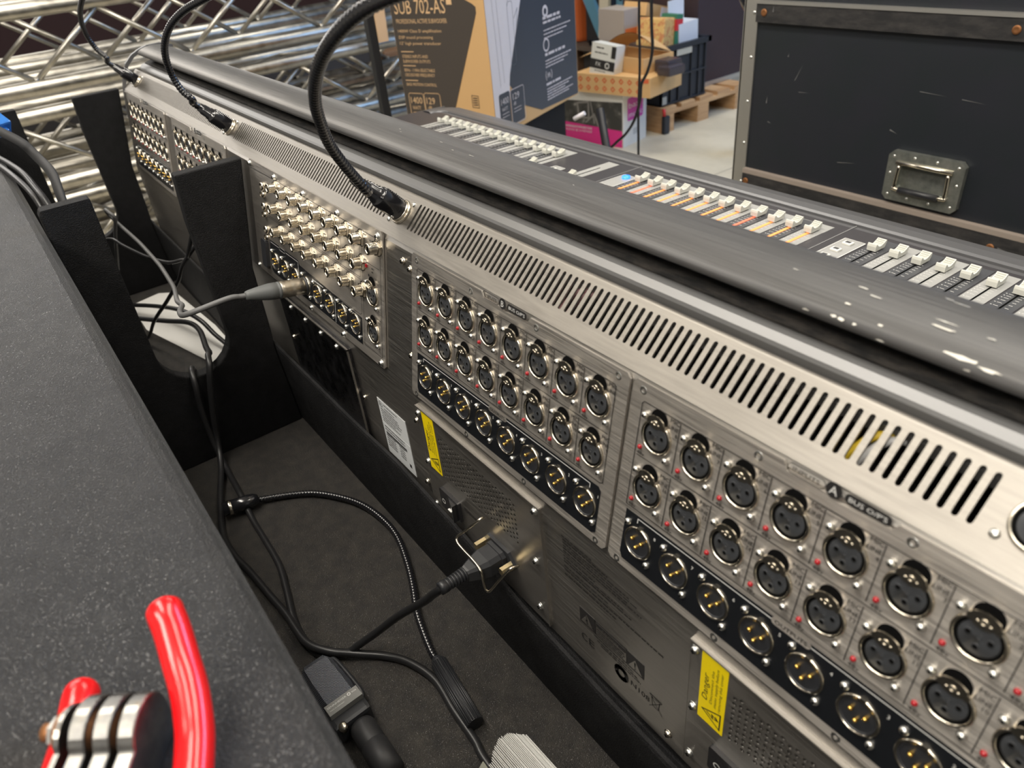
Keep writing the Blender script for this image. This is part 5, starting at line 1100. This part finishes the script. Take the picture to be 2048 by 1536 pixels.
mb = MB(); mb.M = Matrix.Translation((-3.02, 3.32, zc+.24)) @ Matrix.Rotation(-.25, 4, 'X') @ Matrix.Rotation(.2, 4, 'Z'); mb.box((-.08, -.16, 0), (.08, .12, .07)); mb.box((.0805, .0, .01), (.0815, .115, .062), 1); tag(mb.build('brown_box', [CARD, WPR]), 'brown box with a white label balanced across the boxes in the crate', 'box')
mb = MB(); mb.box((-3.18, 3.06, CZ+.01), (-2.66, 3.42, zc+.02)); tag(mb.build('packed_goods', mat('mixed_goods', (.16, .10, .09), .7)), 'brownish packed goods filling the bottom of the black crate', 'goods')
mb = MB(); mb.M = Matrix.Translation((-3.05, 3.10, zc+.02)); mb.box((-.12, -.05, 0), (.10, .10, .30)); mb.box((.101, -.04, .12), (.103, .09, .20), 1); tag(mb.build('grey_box', [mat('greyish_card', (.34, .30, .27), .6), mat('orange_print2', (.6, .15, .04), .5)]), 'grey box with orange print behind the hanging cables in the crate', 'box')
# red-handled brush hanging at the pallet corner
mb = MB(); mb.tube([(-2.60, 3.03, FLOOR+.145), (-2.595, 3.03, FLOOR+.105)], .010, 8, 1); mb.bbox((-2.609, 3.020, FLOOR+.001), (-2.580, 3.065, FLOOR+.105), .008); tag(mb.build('black_brush', [CR, mat('red_plastic', (.5, .03, .03), .4)]), 'small black brush with red collar standing at the near corner of the pallet', 'brush')
# ------------------------------------------------------------------ dark flight case behind the crate
e = empty('dark_purple_case', (-3.2, 3.75, FLOOR+.145), 'tall dark maroon flight case with aluminium edges standing on the far end of the pallet', 'flight case'); I = Matrix.Translation((3.2, -3.75, -FLOOR-.145))
PUR = mat('dark_maroon_laminate', (.032, .018, .022), .55)
mb = MB(); mb.box((-3.40, 3.47, FLOOR+.15), (-2.76, 3.93, .55)); mb.build('case_body', PUR, e, I)
mb = MB(); mb.box((-2.762, 3.47, FLOOR+.146), (-2.752, 3.935, FLOOR+.170)); mb.box((-2.762, 3.905, FLOOR+.17), (-2.752, 3.935, .55)); mb.box((-2.80, 3.93, FLOOR+.146), (-2.752, 3.937, .55)); mb.build('aluminium_edging', ALUF, e, I)
mb = MB(); mb.lathe([(0, -.028), (.018, -.022), (.028, 0), (.018, .022), (0, .028)], (-2.757, 3.925, FLOOR+.175), seg=14); mb.build('ball_corner', NICKEL, e, I)
# ------------------------------------------------------------------ steel shelving and goods behind
BL = mat('blue_rack_steel', (.10, .25, .36), .5)
e = empty('shelving_rack', (-3.51, 3.62, FLOOR), 'blue perforated steel shelving frame with a diagonal brace behind the cartons', 'shelving'); I = Matrix.Translation((3.51, -3.62, -FLOOR))
mb = MB(); mb.box((-3.60, 3.60, FLOOR), (-3.432, 3.64, 1.6)); mb.build('upright', BL, e, I)
mb = MB()
for k in range(14):
    for x in (-3.558, -3.475): mb.box((x-.012, 3.5985, -.80+k*.075), (x+.012, 3.600, -.80+k*.075+.028))
mb.build('slots', HOLE, e, I)
mb = MB(); mb.M = Matrix.Translation((-3.60, 3.66, -1.0)) @ Matrix.Rotation(math.radians(-33), 4, 'Y'); mb.box((-.045, 0, 0), (.045, .03, 1.3)); mb.build('diagonal_brace', BL, e, I)
mb = MB(); mb.box((-5.6, 3.70, -.80), (-3.5, 4.5, -.77)); mb.box((-5.6, 3.70, -.18), (-3.5, 4.5, -.15)); mb.build('shelf_board', mat('rack_board', (.10, .075, .06), .7), e, I)
mb = MB(); mb.box((-5.62, 3.62, FLOOR), (-5.54, 3.66, 1.6)); mb.build('upright', BL, e, I)
mb = MB(); mb.M = Matrix.Translation((-3.70, 3.55, FLOOR)) @ Matrix.Rotation(math.radians(4), 4, 'Y'); mb.box((-.045, -.012, 0), (.045, .012, 1.35)); mb.M = None
tag(mb.build('pale_plank', mat('cream_board', (.52, .48, .38), .6)), 'pale slanted board leaning against the blue shelving upright', 'board')
gm = [mat('dark_goods', (.03, .028, .03), .5), mat('clear_bag', (.22, .20, .19), .15), mat('orange_goods', (.55, .12, .03), .5), mat('brown_goods', (.16, .09, .05), .7)]
r_ = random.Random(11)
labs = ['dark bundle at the left end of the rack shelf', 'dark bundle second along the rack shelf', 'clear wrapped bag with grey parts on the rack shelf', 'orange bundle on the rack shelf behind the carton', 'dark bundle beside the blue upright', 'brown bundle at the right end of the rack shelf']
for k in range(6):
    x = -5.3+k*.32; mb = MB(); mb.M = Matrix.Translation((x, 3.95, -.77)) @ Matrix.Rotation(r_.uniform(-.2, .2), 4, 'Z'); mb.bbox((-.14, -.15, 0), (.14, .15, r_.uniform(.18, .42)), .03)
    tag(mb.build('wrapped_bundle', gm[[0, 0, 1, 2, 0, 3][k]]), labs[k], 'bundle', 'goods on the rack shelf')
for k in range(5):
    x = -5.3+k*.42; mb = MB(); mb.M = Matrix.Translation((x, 4.0, FLOOR)); mb.box((-.18, -.17, 0), (.17, .17, .20)); tag(mb.build('stock_box', gm[0] if k % 2 else gm[3]), ('dark' if k % 2 else 'brown')+' stock box number %s from the left under the rack shelf' % ['one', 'two', 'three', 'four', 'five'][k], 'box', 'boxes under the rack shelf')
# dark cases behind the trusses
for k, (x, y, h_, m) in enumerate([(-4.4, -1.2, .7, DWALL), (-4.4, 0.1, .55, gm[0]), (-4.5, 1.4, .62, gm[0]), (-4.5, 2.6, .5, gm[3])]):
    mb = MB(); mb.bbox((x-.4, y-.55, FLOOR), (x+.4, y+.55, FLOOR+h_), .01); tag(mb.build('storage_case', m), ['low maroon case behind the left end of the truss stack', 'low dark case behind the middle of the truss stack', 'taller dark case behind the truss stack near the black post', 'brown case behind the right end of the truss stack'][k], 'case')
# ------------------------------------------------------------------ black flight case at the right
FY = 1.40
e = empty('flight_case', (.2, 1.75, FLOOR), 'big scuffed black flight case with recessed steel handle and aluminium edge, behind the console', 'flight case'); I = Matrix.Translation((-.2, -1.75, -FLOOR))
NAVY = mat('navy_black_laminate', (.013, .016, .021), .5); 
_n = noise(NAVY, (1, 1, 1), 7, 5); link(NAVY, ramp(NAVY, _n, [(.3, (.012, .017, .020)), (.7, (.017, .018, .026))]), 'Base Color')
BRD = mat('scuffed_black_board', (.022, .022, .022), .6); _n = noise(BRD, (20, 20, 60), 1, 5, .7); link(BRD, ramp(BRD, _n, [(.4, (.016, .016, .017)), (.8, (.06, .055, .052))]), 'Base Color')
mb = MB(); mb.box((-.788, FY+.003, FLOOR+.10), (1.25, 2.10, .45)); mb.build('case_body', NAVY, e, I)
mb = MB(); mb.box((-.792, FY-.001, -.62), (-.752, FY+.003, .45)); mb.box((-.794, FY-.001, FLOOR+.10), (-.7885, FY+.04, .45)); 
mb.build('aluminium_angle', ALUF, e, I)
mb = MB()
for z in (.075, -.031, -.134, -.242, -.349, -.455): mb.lathe([(0, .0022), (.0030, .0018), (.0045, 0)], (-.763, FY-.001, z), (0, -1, 0), 12)
mb.build('rivets', ZINC, e, I)
mb = MB(); mb.box((-.751, FY-.010, -.050), (1.25, FY+.003, -.009)); mb.box((-.751, FY-.012, -.62), (1.25, FY+.003, -.424)); mb.build('batten', BRD, e, I)
mb = MB(); mb.box((-.751, FY-.012, -.009), (1.25, FY+.003, -.002)); mb.build('metal_strip', ALUF, e, I)
mb = MB(); mb.box((-.751, FY-.013, -.424), (1.25, FY+.002, -.413)); mb.build('bare_wood_edge', mat('bare_edge', (.30, .25, .21), .7), e, I)
mb = MB()
for x, z in ((-.728, -.028), (-.157, -.030), (-.738, -.445), (-.095, -.452), (.25, -.03)): mb.lathe([(0, .0012), (.004, .0012), (.0075, .0022), (.0085, 0)], (x, FY-.0105 if z > -.2 else FY-.0125, z), (0, -1, 0), 14)
mb.build('screws', RUST, e, I)
mb = MB(); r_ = random.Random(5)
for x, z, L_, a in ((-.62, -.155, .045, 65), (-.705, -.23, .018, 88), (-.69, -.285, .012, -15), (-.60, -.20, .03, 3), (-.29, -.165, .06, -3), (-.205, -.17, .05, -4), (-.36, -.255, .02, -20), (-.46, -.345, .05, 8), (-.655, -.12, .008, 80), (-.70, -.018, .014, 88), (-.07, -.45, .02, -5)):
    ca, sa = math.cos(math.radians(a)), math.sin(math.radians(a)); w_ = .0008 if L_ > .02 else .0016
    mb.add([(x-ca*L_/2+sa*w_, FY+.0018 if -.42 < z < -.06 else FY-.0135, z-sa*L_/2-ca*w_), (x+ca*L_/2+sa*w_*.3, FY+.0018 if -.42 < z < -.06 else FY-.0135, z+sa*L_/2), (x-ca*L_/2-sa*w_, FY+.0018 if -.42 < z < -.06 else FY-.0135, z-sa*L_/2+ca*w_)], [(0, 1, 2)])
mb.build('scratches', mat('scratch_grey', (.16, .16, .16), .6), e, I)
DISH = mat('zinc_dish', (.42, .44, .40), .42, .85); _n = noise(DISH, (1, 1, 1), 45, 4); link(DISH, ramp(DISH, _n, [(.35, (.30, .32, .29)), (.7, (.52, .53, .48))]), 'Base Color')
hx0, hx1, hz0, hz1 = -.353, -.183, -.402, -.290
mb = MB(); c = .010
outer = [(hx0+c, hz0), (hx1-c, hz0), (hx1, hz0+c), (hx1, hz1-c), (hx1-c, hz1), (hx0+c, hz1), (hx0, hz1-c), (hx0, hz0+c)]; inr = [(hx0+.030, hz0+.024), (hx1-.030, hz0+.024), (hx1-.024, hz0+.030), (hx1-.024, hz1-.026), (hx1-.030, hz1-.020), (hx0+.030, hz1-.020), (hx0+.024, hz1-.026), (hx0+.024, hz0+.030)]
inb = [((x-(hx0+hx1)/2)*.90+(hx0+hx1)/2, (z-(hz0+hz1)/2)*.86+(hz0+hz1)/2) for x, z in inr]
yo = FY-.0115
vs = [(x, yo, z) for x, z in outer]+[(x, yo-.001, z) for x, z in inr]+[(x, yo+.013, z) for x, z in inb]+[(x, FY+.002, z) for x, z in outer]
mb.add(vs, [(i, (i+1) % 8, 8+(i+1) % 8, 8+i) for i in range(8)]+[(8+i, 8+(i+1) % 8, 16+(i+1) % 8, 16+i) for i in range(8)]+[tuple(range(16, 24))]+[(24+i, 24+(i+1) % 8, (i+1) % 8, i) for i in range(8)])
mb.build('handle_dish', DISH, e, I)
mb = MB()
for x, z in [(hx0+.013, hz0+.013), (hx1-.013, hz0+.013), (hx0+.013, hz1-.012), (hx1-.013, hz1-.012)]+[(hx0+.060, hz1-.009), (hx1-.060, hz1-.009), (hx0+.060, hz0+.011), (hx1-.060, hz0+.011), (hx0+.010, -.340), (hx1-.010, -.340)]: mb.lathe([(0, .0022), (.0025, .0018), (.0036, 0)], (x, yo, z), (0, -1, 0), 10)
mb.build('dish_rivets', ZINC, e, I)
mb = MB(); mb.tube(spline([(hx0+.030, yo-.003, hz1-.030), (hx0+.028, yo-.004, hz0+.036), (hx0+.034, yo-.005, hz0+.029), (hx1-.034, yo-.005, hz0+.029), (hx1-.028, yo-.004, hz0+.036), (hx1-.030, yo-.003, hz1-.030)], 6), .0042, 10); mb.tube([(hx0+.022, yo-.002, hz1-.024), (hx1-.022, yo-.002, hz1-.024)], .0055, 10); mb.build('bail_handle', NICKEL, e, I)
mb = MB(); mb.tube([(hx0+.040, yo-.006, hz0+.029), (hx1-.040, yo-.006, hz0+.029)], .0075, 12); mb.build('rubber_grip', BLKP, e, I)
mb = MB(); mb.lathe([(0, -.045), (.025, -.040), (.042, -.025), (.050, 0), (.050, .10), (0, .10)], (-.865, 1.56, -.036), (0, 0, 1), 28); mb.build('side_bumper', GLOSSB, e, I) if False else None
mb = MB(); mb.lathe([(0, -.045), (.030, -.042), (.052, -.028), (.066, 0), (.066, .40), (0, .40)], (-.905, 1.62, -.036), (0, 0, 1), 28); o = mb.build('side_roll', GLOSSB, e, I)
for x in (-.65, 1.1):
    for y in (1.50, 2.0):
        mb = MB(); mb.cyl((x-.02, y, FLOOR+.05), (x+.02, y, FLOOR+.05), .0495, 20); mb.box((x-.05, y-.05, FLOOR+.092), (x+.05, y+.05, FLOOR+.102)); mb.box((x-.03, y-.014, FLOOR+.04), (x-.024, y+.014, FLOOR+.1)); mb.box((x+.024, y-.014, FLOOR+.04), (x+.03, y+.014, FLOOR+.1)); mb.build('caster', BLKP, e, I)
mb = MB(); mb.cyl((-2.02, 3.05, FLOOR+.045), (-1.97, 3.05, FLOOR+.045), .0445, 18); mb.box((-2.03, 3.00, FLOOR+.06), (-1.96, 3.10, FLOOR+.12)); tag(mb.build('loose_caster', BLKP), 'black caster wheel on the floor just left of the flight case edge', 'caster')
# ------------------------------------------------------------------ cables hanging in front of the cartons
mb = MB(); mb.tube(spline([(-1.364, 1.60, RZ), (-1.366, 1.6, .6), (-1.364, 1.6, -.054), (-1.360, 1.6, -.20), (-1.360, 1.6, -.278), (-1.365, 1.6, -.40), (-1.364, 1.6, -.529), (-1.366, 1.6, -.8), (-1.37, 1.58, FLOOR+.006), (-1.40, 1.50, FLOOR+.006)], 6), .0042, 8); tag(mb.build('hanging_cable', RUB), 'thin black cable hanging straight down in front of the kraft carton', 'cable')
mb = MB(); mb.tube(spline([(-1.31, 1.60, RZ), (-1.312, 1.6, .6), (-1.310, 1.6, -.05), (-1.303, 1.6, -.19), (-1.322, 1.6, -.26), (-1.345, 1.594, -.305), (-1.350, 1.592, -.36), (-1.385, 1.6, -.43), (-1.430, 1.6, -.486), (-1.484, 1.6, -.529), (-1.54, 1.58, -.60), (-1.56, 1.56, -.8), (-1.55, 1.55, FLOOR+.006), (-1.50, 1.50, FLOOR+.006)], 7), .0050, 8); tag(mb.build('hanging_cable', RUB), 'thicker black cable hanging beside the crate and curving left across the white carton', 'cable')
